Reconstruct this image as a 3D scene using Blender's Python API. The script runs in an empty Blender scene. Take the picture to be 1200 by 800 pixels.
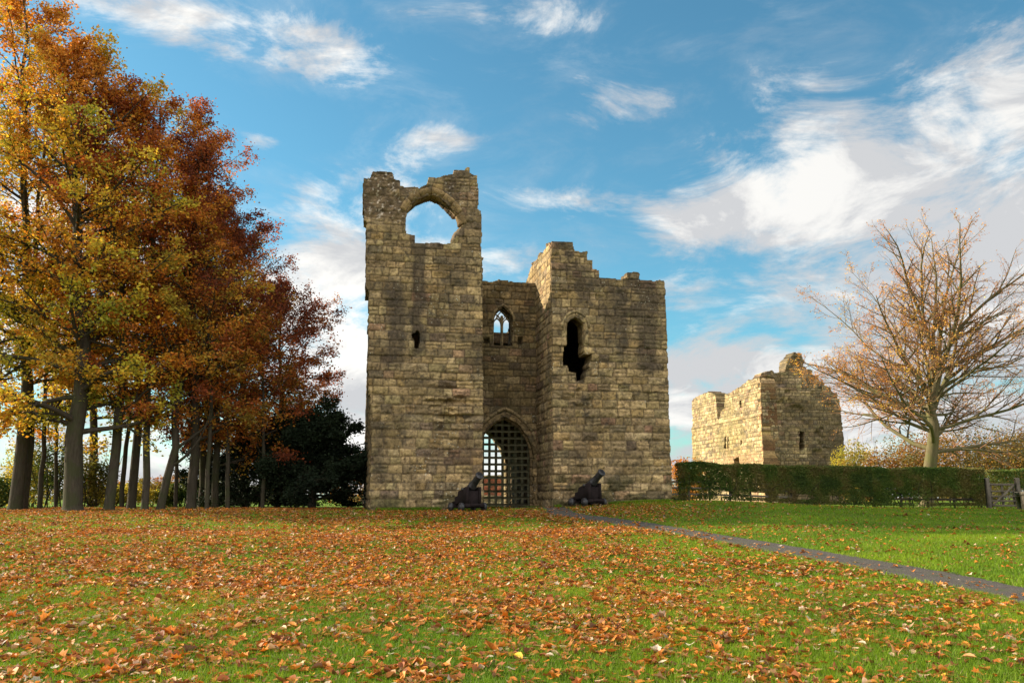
import bpy, math, random
import numpy as np
from mathutils import Vector

random.seed(7)
R = math.radians
sc = bpy.context.scene
col = sc.collection

# ------------------------------------------------------------------ camera
FOC = 1000.0
PITCH = math.atan(0.183)
EYE = np.array([0.0, 0.0, 1.6])
cam_d = bpy.data.cameras.new('camera')
cam_d.sensor_width = 36.0
cam_d.lens = 30.0
cam_d.clip_start = 0.1
cam_d.clip_end = 4000
cam = bpy.data.objects.new('camera', cam_d)
cam.location = EYE
cam.rotation_euler = (math.pi / 2 + PITCH, 0, 0)
col.objects.link(cam)
sc.camera = cam

# ------------------------------------------------------------------ view, sun, sky
sc.view_settings.view_transform = 'Standard'
sc.view_settings.look = 'None'
sc.view_settings.gamma = 1
sc.view_settings.exposure = 1.25
sc.view_settings.use_curve_mapping = False
sc.render.engine = 'CYCLES'
sc.cycles.max_bounces = 8
sc.cycles.diffuse_bounces = 4
sc.cycles.transmission_bounces = 4
sc.cycles.use_denoising = True

SUN_EL = R(23)
SUN_AZ = R(16)          # degrees behind the picture plane, from the left
sdir = Vector((-math.cos(SUN_EL) * math.cos(SUN_AZ), math.cos(SUN_EL) * math.sin(SUN_AZ), math.sin(SUN_EL)))
sun_d = bpy.data.lights.new('sun', 'SUN')
sun_d.energy = 4.6
sun_d.angle = R(0.6)
sun_d.color = (1.0, 0.87, 0.66)
sun = bpy.data.objects.new('sun', sun_d)
sun.rotation_euler = (-sdir).to_track_quat('-Z', 'Y').to_euler()
sun.location = (0, 0, 60)
col.objects.link(sun)

CT, ST = math.cos(PITCH), math.sin(PITCH)


def ray(px, py):
    x = (px - 600) / FOC
    y = (400 - py) / FOC
    return np.array([x, CT - y * ST, ST + y * CT])


class NT:
    """small helper to write node trees"""
    def __init__(s, tree):
        s.t = tree
        s.n = tree.nodes
        s.l = tree.links

    def node(s, typ, **kw):
        nd = s.n.new(typ)
        for k, v in kw.items():
            if k.startswith('i_'):
                s.plug(nd.inputs[k[2:].replace('_', ' ')], v)
            else:
                setattr(nd, k, v)
        return nd

    def plug(s, sock, v):
        if isinstance(v, bpy.types.NodeSocket):
            s.l.new(v, sock)
        else:
            sock.default_value = v

    def m(s, op, a, b=None, c=None, clamp=False):
        nd = s.n.new('ShaderNodeMath')
        nd.operation = op
        nd.use_clamp = clamp
        s.plug(nd.inputs[0], a)
        if b is not None:
            s.plug(nd.inputs[1], b)
        if c is not None:
            s.plug(nd.inputs[2], c)
        return nd.outputs[0]

    def mix(s, fac, a, b, mode='MIX'):
        nd = s.n.new('ShaderNodeMix')
        nd.data_type = 'RGBA'
        nd.blend_type = mode
        nd.clamp_factor = True
        s.plug(nd.inputs[0], fac)
        s.plug(nd.inputs[6], a if isinstance(a, bpy.types.NodeSocket) else (*a, 1))
        s.plug(nd.inputs[7], b if isinstance(b, bpy.types.NodeSocket) else (*b, 1))
        return nd.outputs[2]

    def noise(s, vec, scale, detail=4, rough=0.55, dist=0.0, dim='3D'):
        nd = s.n.new('ShaderNodeTexNoise')
        nd.noise_dimensions = dim
        if vec is not None:
            s.l.new(vec, nd.inputs['Vector'])
        nd.inputs['Scale'].default_value = scale
        nd.inputs['Detail'].default_value = detail
        nd.inputs['Roughness'].default_value = rough
        nd.inputs['Distortion'].default_value = dist
        return nd.outputs['Fac']

    def ramp(s, fac, stops):
        nd = s.n.new('ShaderNodeValToRGB')
        s.plug(nd.inputs[0], fac)
        cr = nd.color_ramp
        while len(cr.elements) > 1:
            cr.elements.remove(cr.elements[0])
        cr.elements[0].position = stops[0][0]
        cr.elements[0].color = (*stops[0][1], 1)
        for p, c in stops[1:]:
            e = cr.elements.new(p)
            e.color = (*c, 1)
        return nd.outputs[0]

    def sstep(s, v, lo, hi):
        nd = s.n.new('ShaderNodeMapRange')
        nd.interpolation_type = 'SMOOTHSTEP'
        s.plug(nd.inputs[0], v)
        nd.inputs[1].default_value = lo
        nd.inputs[2].default_value = hi
        return nd.outputs[0]


world = bpy.data.worlds.new('World')
sc.world = world
world.use_nodes = True
W = NT(world.node_tree)
W.n.clear()
sky = W.node('ShaderNodeTexSky', sky_type='NISHITA')
sky.sun_disc = False
sky.sun_elevation = SUN_EL
sky.sun_rotation = -(math.pi / 2 - SUN_AZ)
sky.altitude = 50
sky.air_density = 1.0
sky.dust_density = 0.6
sky.ozone_density = 2.2
tc = W.node('ShaderNodeTexCoord')
sep = W.node('ShaderNodeSeparateXYZ')
W.l.new(tc.outputs['Generated'], sep.inputs[0])
dx_, dy_, dz_ = sep.outputs
az = W.m('ARCTAN2', dx_, dy_)
el = W.m('ARCSINE', dz_)
# cloud layer seen in perspective
den = W.m('ADD', W.m('MAXIMUM', dz_, 0.0), 0.16)
cx = W.m('DIVIDE', dx_, den)
cy = W.m('DIVIDE', dy_, den)
comb = W.node('ShaderNodeCombineXYZ')
W.l.new(cx, comb.inputs[0])
W.l.new(cy, comb.inputs[1])
nz1 = W.noise(comb.outputs[0], 1.15, 9, 0.62, 0.5)
mapn = W.node('ShaderNodeMapping')
W.l.new(tc.outputs['Generated'], mapn.inputs[0])
mapn.inputs['Scale'].default_value = (1, 1, 2.3)
nz2 = W.noise(mapn.outputs[0], 6.5, 10, 0.66, 0.45)
nz = W.m('ADD', W.m('MULTIPLY', nz1, 0.42), W.m('MULTIPLY', nz2, 0.58))
CLOUDS = [  # picture column, row, half width, half height, amount
    (210, 28, 85, 34, .80), (375, 55, 70, 28, .74), (305, 165, 30, 12, .62), (515, 162, 60, 15, .55),
    (508, 72, 20, 22, .42), (678, 237, 72, 20, .70), (725, 128, 85, 30, .46), (365, 330, 75, 75, 1.05),
    (400, 420, 90, 60, .9), (430, 520, 90, 60, 1.05), (1010, 215, 200, 95, 1.0), (860, 240, 100, 60, 1.05), (1120, 200, 130, 90, .95), (850, 440, 90, 60, 1.1), (1090, 140, 90, 50, .9), (400, 310, 90, 70, 1.1), (410, 430, 100, 80, 1.05), (1200, 130, 70, 80, 1.1),
    (1120, 310, 240, 110, 1.0), (900, 280, 130, 40, .66), (860, 470, 110, 75, .98), (835, 356, 75, 14, .6), (600, 300, 60, 20, .42),
    (1230, 430, 250, 150, 1.05), (520, 268, 40, 18, .32), (60, 520, 240, 70, .9), (1130, 75, 40, 22, .3), (640, 20, 120, 26, .22),
    (900, 90, 130, 26, .22), (20, 300, 200, 160, .8)]
cov = None
for (px, py, wx, wy, s_) in CLOUDS:
    d = ray(px, py)
    d = d / np.linalg.norm(d)
    a0, e0 = math.atan2(d[0], d[1]), math.asin(d[2])
    ax = W.m('DIVIDE', W.m('SUBTRACT', az, a0), wx / FOC)
    ey = W.m('DIVIDE', W.m('SUBTRACT', el, e0), wy / FOC)
    r2 = W.m('ADD', W.m('MULTIPLY', ax, ax), W.m('MULTIPLY', ey, ey))
    g = W.m('MULTIPLY', W.m('EXPONENT', W.m('MULTIPLY', r2, -0.75)), s_)
    cov = g if cov is None else W.m('MAXIMUM', cov, g)
hz_ = W.m('MULTIPLY', W.m('SUBTRACT', 1.0, W.sstep(el, 0.02, 0.16)), 0.85)
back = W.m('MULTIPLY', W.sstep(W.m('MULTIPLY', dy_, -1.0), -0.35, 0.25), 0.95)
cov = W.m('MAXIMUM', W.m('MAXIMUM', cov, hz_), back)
dens = W.m('ADD', cov, W.m('MULTIPLY', W.m('SUBTRACT', nz, 0.5), 4.2))
alpha = W.sstep(dens, 0.22, 0.92)
thin = W.m('MULTIPLY', W.sstep(nz2, 0.42, 0.75), 0.22)
alpha = W.m('MAXIMUM', alpha, thin)
shade_n = W.noise(mapn.outputs[0], 6.0, 8, 0.62, 0.5)
sh = W.m('ADD', W.m('MULTIPLY', W.sstep(shade_n, 0.38, 0.62), 0.85), W.m('MULTIPLY', W.sstep(az, -0.25, 0.45), -0.35), clamp=True)
ccol = W.mix(W.m('ADD', sh, 0.25, clamp=True), (2.5, 2.62, 2.85), (5.5, 5.4, 5.15))
# unseen cloud bank behind the viewer, added and brightened as fill light
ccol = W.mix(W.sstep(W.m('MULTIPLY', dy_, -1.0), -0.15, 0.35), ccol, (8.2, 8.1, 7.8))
skyc = W.mix(1.0, sky.outputs[0], (0.52, 0.92, 0.88), 'MULTIPLY')
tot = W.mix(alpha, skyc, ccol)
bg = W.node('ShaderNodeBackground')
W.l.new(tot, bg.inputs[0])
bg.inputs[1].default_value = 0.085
wo = W.node('ShaderNodeOutputWorld')
W.l.new(bg.outputs[0], wo.inputs[0])

# ------------------------------------------------------------------ noise in numpy


def _h(ix, iy, seed):
    n = (ix.astype(np.int64) * 374761393 + iy.astype(np.int64) * 668265263 + seed * 974711) & 0xffffffff
    n = ((n ^ (n >> 13)) * 1274126177) & 0xffffffff
    n = (n ^ (n >> 16)) & 0xffffff
    return n / float(0xffffff)


def vn(x, y, seed=0):
    x = np.asarray(x, float)
    y = np.asarray(y, float)
    xi, yi = np.floor(x), np.floor(y)
    fx, fy = x - xi, y - yi
    fx = fx * fx * (3 - 2 * fx)
    fy = fy * fy * (3 - 2 * fy)
    a = _h(xi, yi, seed); b = _h(xi + 1, yi, seed)
    c = _h(xi, yi + 1, seed); d = _h(xi + 1, yi + 1, seed)
    return (a * (1 - fx) + b * fx) * (1 - fy) + (c * (1 - fx) + d * fx) * fy


def fbm(x, y, seed=0, octv=4):
    s = 0; a = 0.5; t = 0
    for k in range(octv):
        s = s + a * vn(x * 2 ** k, y * 2 ** k, seed + k * 17)
        t += a
        a *= 0.5
    return s / t


def sst(x, a, b):
    t = np.clip((x - a) / (b - a), 0, 1)
    return t * t * (3 - 2 * t)


def inpoly(x, y, poly):
    r = np.zeros(np.shape(x), bool)
    n = len(poly)
    for i in range(n):
        x1, y1 = poly[i]
        x2, y2 = poly[(i + 1) % n]
        if y1 == y2:
            continue
        c = ((y1 > y) != (y2 > y)) & (x < (x2 - x1) * (y - y1) / (y2 - y1) + x1)
        r ^= c
    return r


# ------------------------------------------------------------------ mesh helpers
def mesh_obj(name, V, faces, mat, parent=None, colr=None, smooth=False, matidx=None):
    """V (n,3); faces: list of (m,k) int arrays"""
    me = bpy.data.meshes.new(name)
    V = np.asarray(V, np.float32)
    me.vertices.add(len(V))
    me.vertices.foreach_set('co', V.ravel())
    faces = [np.asarray(f, np.int32) for f in faces if len(f)]
    tot = np.concatenate([np.full(len(f), f.shape[1], np.int32) for f in faces])
    loops = np.concatenate([f.ravel() for f in faces])
    starts = np.concatenate([[0], np.cumsum(tot)[:-1]]).astype(np.int32)
    me.loops.add(len(loops))
    me.loops.foreach_set('vertex_index', loops)
    me.polygons.add(len(tot))
    me.polygons.foreach_set('loop_start', starts)
    me.polygons.foreach_set('loop_total', tot)
    if smooth:
        me.polygons.foreach_set('use_smooth', np.ones(len(tot), bool))
    me.update(calc_edges=True)
    if colr is not None:
        at = me.color_attributes.new('col', 'FLOAT_COLOR', 'POINT')
        c4 = np.ones((len(V), 4), np.float32)
        c4[:, :3] = colr
        at.data.foreach_set('color', c4.ravel())
    me.materials.append(mat)
    o = bpy.data.objects.new(name, me)
    col.objects.link(o)
    if parent:
        o.parent = parent
    return o


def tag(o, label=None, cat=None, group=None, kind=None):
    if label: o['label'] = label
    if cat: o['category'] = cat
    if group: o['group'] = group
    if kind: o['kind'] = kind
    return o


def thing(name, label, cat, group=None, loc=(0, 0, 0)):
    o = bpy.data.objects.new(name, None)
    o.location = loc
    o.empty_display_size = 0.2
    col.objects.link(o)
    return tag(o, label, cat, group)


class MB:
    """collects boxes, tubes and prisms into one mesh"""
    def __init__(s):
        s.V = []; s.F4 = []; s.F3 = []; s.n = 0; s.C = []; s.FN = []

    def add(s, V, F4=(), F3=(), c=(.5, .5, .5), FN=()):
        V = np.asarray(V, float)
        if len(F4): s.F4.append(np.asarray(F4, int) + s.n)
        if len(F3): s.F3.append(np.asarray(F3, int) + s.n)
        for f in FN: s.FN.append(np.asarray([f], int) + s.n)
        s.V.append(V)
        c = np.asarray(c, float)
        s.C.append(np.broadcast_to(c, (len(V), 3)))
        s.n += len(V)

    def box(s, c, ax, size, bev=0.0, color=(.5, .5, .5), jit=0.0, rng=None):
        """c centre, ax 3x3 rows of unit axes, size full lengths; bevelled"""
        ax = np.asarray(ax, float)
        h = np.asarray(size, float) / 2
        b = min(bev, h.min() * 0.45)
        if b <= 0:
            P = np.array([[x, y, z] for x in (-1, 1) for y in (-1, 1) for z in (-1, 1)], float) * h
            F = [[0, 1, 3, 2], [4, 6, 7, 5], [0, 4, 5, 1], [2, 3, 7, 6], [0, 2, 6, 4], [1, 5, 7, 3]]
            F3 = []
        else:
            P = []; idx = {}
            for x in (-1, 1):
                for y in (-1, 1):
                    for z in (-1, 1):
                        sg = np.array([x, y, z])
                        for k in range(3):
                            q = sg * (h - b); q = q.astype(float)
                            q[k] = sg[k] * h[k]
                            idx[(x, y, z, k)] = len(P)
                            P.append(q)
            P = np.array(P)
            F = []; F3 = []
            for k in range(3):
                i, j = [q for q in range(3) if q != k]
                for sgn in (-1, 1):
                    f = []
                    for (p, q) in ((-1, -1), (1, -1), (1, 1), (-1, 1)):
                        t = [0, 0, 0]; t[k] = sgn; t[i] = p; t[j] = q
                        f.append(idx[(*t, k)])
                    if (sgn == 1) == (k == 1): f = f[::-1]
                    F.append(f)
            for k in range(3):          # edges along axis k
                i, j = [q for q in range(3) if q != k]
                for p in (-1, 1):
                    for q in (-1, 1):
                        t0 = [0, 0, 0]; t0[i] = p; t0[j] = q; t0[k] = -1
                        t1 = list(t0); t1[k] = 1
                        F.append([idx[(*t0, i)], idx[(*t1, i)], idx[(*t1, j)], idx[(*t0, j)]])
            for x in (-1, 1):
                for y in (-1, 1):
                    for z in (-1, 1):
                        F3.append([idx[(x, y, z, 0)], idx[(x, y, z, 1)], idx[(x, y, z, 2)]])
        if jit and rng is not None:
            P = P + rng.uniform(-jit, jit, P.shape)
        s.add(np.asarray(c) + P @ ax, F, F3, color)

    def tube(s, pts, rad, sides=10, color=(.5, .5, .5), cap=True):
        pts = np.asarray(pts, float)[None]
        rad = np.broadcast_to(np.asarray(rad, float), (pts.shape[1],))[None]
        V, F = tubes(pts, rad, sides)
        FN = []
        if cap:
            K = pts.shape[1]
            FN = [list(range(sides))[::-1], list(range((K - 1) * sides, K * sides))]
        s.add(V, F, (), color, FN)

    def build(s, name, mat, parent=None, smooth=False):
        fs = []
        if s.F4: fs.append(np.concatenate(s.F4))
        if s.F3: fs.append(np.concatenate(s.F3))
        byk = {}
        for f in s.FN: byk.setdefault(f.shape[1], []).append(f)
        for k in byk: fs.append(np.concatenate(byk[k]))
        o = mesh_obj(name, np.concatenate(s.V), fs, mat, parent, np.concatenate(s.C), smooth)
        return o


def tubes(P, Rr, sides):
    """P (N,K,3) polylines, Rr (N,K) radii -> verts, quads (batched)"""
    N, K, _ = P.shape
    T = np.empty_like(P)
    T[:, 1:-1] = P[:, 2:] - P[:, :-2]
    T[:, 0] = P[:, 1] - P[:, 0]
    T[:, -1] = P[:, -1] - P[:, -2]
    T /= np.linalg.norm(T, axis=2, keepdims=True) + 1e-9
    m = T.mean(axis=1)
    ref = np.where(np.abs(m[:, 2:3]) > 0.8, np.array([[1., 0, 0]]), np.array([[0, 0, 1.]]))[:, None, :]
    A = np.cross(T, ref)
    A /= np.linalg.norm(A, axis=2, keepdims=True) + 1e-9
    B = np.cross(T, A)
    th = np.arange(sides) / sides * 2 * np.pi
    V = P[:, :, None, :] + Rr[:, :, None, None] * (A[:, :, None, :] * np.cos(th)[None, None, :, None] + B[:, :, None, :] * np.sin(th)[None, None, :, None])
    idx = np.arange(N * K * sides).reshape(N, K, sides)
    a = idx[:, :-1, :]
    b = np.roll(a, -1, axis=2)
    d = idx[:, 1:, :]
    c = np.roll(d, -1, axis=2)
    F = np.stack([a, b, c, d], axis=-1).reshape(-1, 4)
    return V.reshape(-1, 3), F


ID3 = np.eye(3)

# ------------------------------------------------------------------ materials


def new_mat(name):
    m = bpy.data.materials.new(name)
    m.use_nodes = True
    t = NT(m.node_tree)
    t.n.clear()
    out = t.node('ShaderNodeOutputMaterial')
    return m, t, out


def mat_principled(name, colorfn, rough=0.9, bumpfn=None, bump=0.3, dist=0.02, spec=0.2, metal=0.0):
    m, t, out = new_mat(name)
    tcn = t.node('ShaderNodeTexCoord')
    geo = t.node('ShaderNodeNewGeometry')
    vec = geo.outputs['Position']
    p = t.node('ShaderNodeBsdfPrincipled')
    c = colorfn(t, vec)
    t.plug(p.inputs['Base Color'], c if isinstance(c, bpy.types.NodeSocket) else (*c, 1))
    t.plug(p.inputs['Roughness'], rough)
    p.inputs['Specular IOR Level'].default_value = spec
    p.inputs['Metallic'].default_value = metal
    if bumpfn:
        b = t.node('ShaderNodeBump')
        b.inputs['Strength'].default_value = bump
        b.inputs['Distance'].default_value = dist
        t.l.new(bumpfn(t, vec), b.inputs['Height'])
        t.l.new(b.outputs[0], p.inputs['Normal'])
    t.l.new(p.outputs[0], out.inputs[0])
    return m


def attr(t):
    a = t.node('ShaderNodeAttribute', attribute_name='col')
    return a.outputs['Color']


def stone_color(t, vec):
    c = t.mix(1.0, attr(t), (.91, .81, .71), 'MULTIPLY')
    n = t.noise(vec, 9, 6, 0.65)
    c = t.mix(1.0, c, t.ramp(n, [(0.28, (.50, .48, .46)), (0.5, (1, 1, 1)), (0.70, (1.5, 1.46, 1.36))]), 'MULTIPLY')
    # dark crust
    n2 = t.noise(vec, 2.3, 7, 0.7)
    c = t.mix(t.m('MULTIPLY', t.sstep(n2, 0.50, 0.68), 0.72), c, (0.060, 0.050, 0.038))
    # pale lichen flecks
    v = t.node('ShaderNodeTexVoronoi')
    t.l.new(vec, v.inputs['Vector'])
    v.inputs['Scale'].default_value = 7.0
    fl = t.m('SUBTRACT', 1.0, t.sstep(v.outputs['Distance'], 0.12, 0.24))
    n3 = t.noise(vec, 0.75, 4, 0.6)
    fl = t.m('MULTIPLY', fl, t.m('MULTIPLY', t.sstep(n3, 0.5, 0.68), 0.7))
    c = t.mix(fl, c, (0.50, 0.48, 0.38))
    return c


def stone_bump(t, vec):
    return t.m('ADD', t.noise(vec, 14, 8, 0.7), t.m('MULTIPLY', t.noise(vec, 45, 4, 0.6), 0.3))


M = {}
M['stone'] = mat_principled('weathered_sandstone', stone_color, 0.93, stone_bump, 0.75, 0.035, 0.15)
M['keep_stone'] = mat_principled('pale_sandstone', stone_color, 0.93, stone_bump, 0.6, 0.05, 0.15)


def leaf_mat(name, trans=0.42, rough=0.6, spec=0.25):
    m, t, out = new_mat(name)
    c = attr(t)
    d = t.node('ShaderNodeBsdfPrincipled')
    t.l.new(c, d.inputs['Base Color'])
    d.inputs['Roughness'].default_value = rough
    d.inputs['Specular IOR Level'].default_value = spec
    tr = t.node('ShaderNodeBsdfTranslucent')
    t.l.new(t.mix(1.0, c, (1.15, 1.05, 0.8), 'MULTIPLY'), tr.inputs[0])
    mx = t.node('ShaderNodeMixShader')
    mx.inputs[0].default_value = trans
    t.l.new(d.outputs[0], mx.inputs[1])
    t.l.new(tr.outputs[0], mx.inputs[2])
    t.l.new(mx.outputs[0], out.inputs[0])
    return m


M['leaf'] = leaf_mat('foliage', 0.45)
M['needle'] = leaf_mat('needle_foliage', 0.1, 0.7, 0.1)
M['litter'] = leaf_mat('dead_leaves', 0.2, 0.6, 0.25)
M['grass'] = leaf_mat('grass_blades', 0.35, 0.6, 0.2)


def bark_fn(base, moss):
    def f(t, vec):
        mp = t.node('ShaderNodeMapping')
        t.l.new(vec, mp.inputs[0])
        mp.inputs['Scale'].default_value = (6, 6, 1.2)
        n = t.noise(mp.outputs[0], 2.0, 6, 0.7)
        c = t.ramp(n, [(0.3, tuple(x * .55 for x in base)), (0.6, base), (0.8, tuple(min(1, x * 1.5) for x in base))])
        n2 = t.noise(vec, 1.3, 5, 0.6)
        return t.mix(t.m('MULTIPLY', t.sstep(n2, 0.45, 0.65), 0.65), c, moss)
    return f


def bark_bump(t, vec):
    mp = t.node('ShaderNodeMapping')
    t.l.new(vec, mp.inputs[0])
    mp.inputs['Scale'].default_value = (8, 8, 1.6)
    return t.noise(mp.outputs[0], 3, 6, 0.7)


M['bark'] = mat_principled('dark_bark', bark_fn((.066, .054, .040), (.046, .052, .022)), 0.95, bark_bump, 0.6, 0.04, 0.1)
M['bark_pale'] = mat_principled('pale_beech_bark', bark_fn((.145, .118, .062), (.105, .105, .036)), 0.9, bark_bump, 0.4, 0.03, 0.15)
M['twig'] = mat_principled('reddish_twigs', lambda t, v: (.29, .145, .075), 0.8)

SHARED_GRASS = [(0.0, (.040, .075, .010)), (0.5, (.070, .130, .014)), (1.0, (.115, .165, .022))]


def grass_fn(t, vec):
    n = t.noise(vec, 0.55, 6, 0.6)
    c = t.ramp(n, [(0.3, (.080, .135, .008)), (0.55, (.120, .195, .010)), (0.75, (.18, .21, .016))])
    n2 = t.noise(vec, 38, 4, 0.75)
    c = t.mix(1.0, c, t.ramp(n2, [(0.3, (.5, .5, .5)), (0.55, (1, 1, 1)), (0.75, (1.5, 1.4, 1.3))]), 'MULTIPLY')
    n3 = t.noise(vec, 16, 3, 0.6)
    n4 = t.noise(vec, 0.35, 4, 0.6)
    k = t.m('MULTIPLY', t.sstep(n3, 0.56, 0.66), t.sstep(n4, 0.45, 0.6))
    return t.mix(t.m('MULTIPLY', k, 0.55), c, (.17, .085, .03))


M['ground'] = mat_principled('lawn', grass_fn, 0.95, lambda t, v: t.noise(v, 30, 5, 0.7), 0.8, 0.05, 0.1)
M['path'] = mat_principled('worn_tarmac', lambda t, v: t.mix(t.sstep(t.noise(v, 2.2, 6, 0.7), .5, .72), t.ramp(t.noise(v, 42, 4, 0.8), [(.3, (.022, .019, .016)), (.5, (.072, .061, .052)), (.7, (.22, .19, .16))]), (.075, .085, .035)), 0.9, lambda t, v: t.noise(v, 45, 4, 0.7), 0.8, 0.02, 0.2)


def wood_fn(base):
    def f(t, vec):
        n = t.noise(vec, 5, 7, 0.7)
        c = t.mix(1.0, attr(t), t.ramp(n, [(.3, (.55, .55, .55)), (.6, (1, 1, 1)), (.8, (1.5, 1.5, 1.45))]), 'MULTIPLY')
        return c
    return f


M['wood'] = mat_principled('weathered_timber', wood_fn(None), 0.9, lambda t, v: t.noise(v, 22, 5, 0.7), 0.5, 0.01, 0.15)
M['iron'] = mat_principled('black_iron', lambda t, v: t.ramp(t.noise(v, 12, 5, 0.6), [(.35, (.012, .012, .015)), (.7, (.045, .040, .042))]), 0.5, lambda t, v: t.noise(v, 40, 4, .6), 0.3, 0.005, 0.5)
M['brick'] = mat_principled('red_brick', lambda t, v: attr(t), 0.9, lambda t, v: t.noise(v, 20, 4, .6), 0.4, 0.01, 0.1)

# ------------------------------------------------------------------ terrain


def ground_z(x, y):
    x = np.asarray(x, float)
    y = np.asarray(y, float)
    yy = np.minimum(y, 60)
    b = 0.0306 * 36.5 * (1 - np.log1p(np.exp(-(yy - 36.5) / 2.2 * 1.0)) / (36.5 / 2.2))
    b = np.maximum(b, 0.0306 * np.minimum(yy, 0) - 0.0)
    bump = 0.33 * np.exp(-((x - 8.5) / 6.0) ** 2) * sst(y, 14, 37)
    far = -0.35 * sst(y, 46, 90) * sst(-x, -60, 0) - 0.9 * sst(y, 90, 400)
    und = (fbm(x * 0.16 + 9, y * 0.16, 5, 3) - 0.5) * 0.16 * sst(np.hypot(x, y), 3, 12) * (1 - 0.5 * sst(y, 30, 38))
    return b + bump + far + und


def on_ground(px, py):
    d = ray(px, py)
    t = 1.0
    for i in range(4000):
        p = EYE + d * t
        if p[2] <= ground_z(p[0], p[1]):
            break
        t *= 1.002
    return p


def axis(lo, hi, fine, growth, lo_f, hi_f):
    a = list(np.arange(lo_f, hi_f + 1e-6, fine))
    s = fine; v = a[-1]
    while v < hi:
        s *= growth; v += s; a.append(v)
    s = fine; v = a[0]
    while v > lo:
        s *= growth; v -= s; a.insert(0, v)
    return np.array(a)


gx = axis(-1500, 1500, 0.25, 1.12, -26, 30)
gy = axis(-200, 2600, 0.25, 1.12, 3, 48)
GX, GY = np.meshgrid(gx, gy)
GZ = ground_z(GX, GY)
nyy, nxx = GX.shape
idx = np.arange(nyy * nxx).reshape(nyy, nxx)
F = np.stack([idx[:-1, :-1], idx[:-1, 1:], idx[1:, 1:], idx[1:, :-1]], -1).reshape(-1, 4)
o = mesh_obj('ground', np.stack([GX, GY, GZ], -1).reshape(-1, 3), [F], M['ground'], smooth=True)
tag(o, kind='structure')

# path: ribbon draped on the lawn
pp = [on_ground(*q)[:2] for q in ((1200, 698), (1100, 676.5), (1000, 658), (900, 640.5), (800, 623), (740, 613), (700, 607.5), (660, 602))]
d0 = pp[0] - pp[1]
PATH = [pp[0] + d0 * 2.6, pp[0] + d0 * 1.2] + pp + [np.array([1.75, 37.0]), np.array([0.9, 38.6]), np.array([0.1, 40.5]), np.array([-1.3, 47.5]), np.array([-2.5, 54])]
PATH = np.array(PATH)


def smooth_line(P, n):
    out = []
    Q = np.vstack([2 * P[0] - P[1], P, 2 * P[-1] - P[-2]])
    for i in range(1, len(Q) - 2):
        for k in range(n):
            t = k / n
            a, b, c, d = Q[i - 1], Q[i], Q[i + 1], Q[i + 2]
            out.append(0.5 * ((2 * b) + (-a + c) * t + (2 * a - 5 * b + 4 * c - d) * t * t + (-a + 3 * b - 3 * c + d) * t ** 3))
    out.append(P[-1])
    return np.array(out)


PL = smooth_line(PATH, 14)
T = np.gradient(PL, axis=0)
T /= np.linalg.norm(T, axis=1, keepdims=True)
Nn = np.stack([-T[:, 1], T[:, 0]], 1)
HW = 0.58
rows = []
for k in np.linspace(-1, 1, 9):
    edge = (fbm(PL[:, 0] * 3, PL[:, 1] * 3, 3 + int(k > 0), 3) - 0.5) * 0.35 if abs(k) == 1 else 0
    q = PL + Nn * (k * HW + np.sign(k) * edge if abs(k) == 1 else k * HW)[:, None] if abs(k) == 1 else PL + Nn * k * HW
    z = ground_z(q[:, 0], q[:, 1]) + (0.012 if abs(k) < 1 else 0.002)
    rows.append(np.column_stack([q, z]))
PV = np.stack(rows, 1)
n1, n2 = PV.shape[:2]
idx = np.arange(n1 * n2).reshape(n1, n2)
F = np.stack([idx[:-1, :-1], idx[1:, :-1], idx[1:, 1:], idx[:-1, 1:]], -1).reshape(-1, 4)
o = mesh_obj('path', PV.reshape(-1, 3), [F], M['path'], smooth=True)
tag(o, kind='structure')


def path_dist(x, y):
    d = np.full(np.shape(x), 1e9)
    side = np.zeros(np.shape(x))
    for a, b in zip(PL[:-1:3], PL[3::3]):
        ab = b - a
        t = np.clip(((x - a[0]) * ab[0] + (y - a[1]) * ab[1]) / (ab @ ab), 0, 1)
        qx = x - a[0] - t * ab[0]; qy = y - a[1] - t * ab[1]
        dd = np.hypot(qx, qy)
        cr = ab[0] * (y - a[1]) - ab[1] * (x - a[0])
        m = dd < d
        d = np.where(m, dd, d); side = np.where(m, -np.sign(cr), side)
    return d, side      # side > 0 : right of the path (path runs away from the camera)


# ------------------------------------------------------------------ masonry
YAW = R(10.8)
U = np.array([math.cos(YAW), math.sin(YAW), 0.0])
Vd = np.array([-math.sin(YAW), math.cos(YAW), 0.0])
ZZv = np.array([0, 0, 1.0])
d = ray(432, 597)
O = EYE + d * 36 / d[1]
O0 = np.array([O[0], O[1], 0.0])


def plane_pt(P0, Ud, px, py):
    """where the sight line through a picture point meets a wall plane -> metres along the wall, height"""
    N = np.cross(Ud, ZZv)
    d = ray(px, py)
    t = np.dot(P0 - EYE, N) / np.dot(d, N)
    p = EYE + t * d
    return float(np.dot(p - P0, Ud)), float(p[2])


def trace(P0, Ud, pts):
    return [plane_pt(P0, Ud, *q) for q in pts]


def make_courses(z0, z1, rng, h0, h1, big_until=None):
    z = [z0]
    while z[-1] < z1:
        h = rng.uniform(h0, h1)
        if big_until and z[-1] < big_until: h *= 1.12
        z.append(z[-1] + h)
    return np.array(z)


PAL = np.array([(.300, .238, .132), (.325, .260, .150), (.270, .218, .130), (.240, .195, .120), (.305, .230, .118),
                (.280, .200, .130), (.205, .172, .115), (.345, .285, .175), (.255, .170, .118), (.165, .132, .100), (.26, .222, .125)])
PW = np.array([6, 6, 6, 5, 3, 1.2, 3, 2.4, .7, 1.0, 3.]); PW /= PW.sum()


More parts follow.
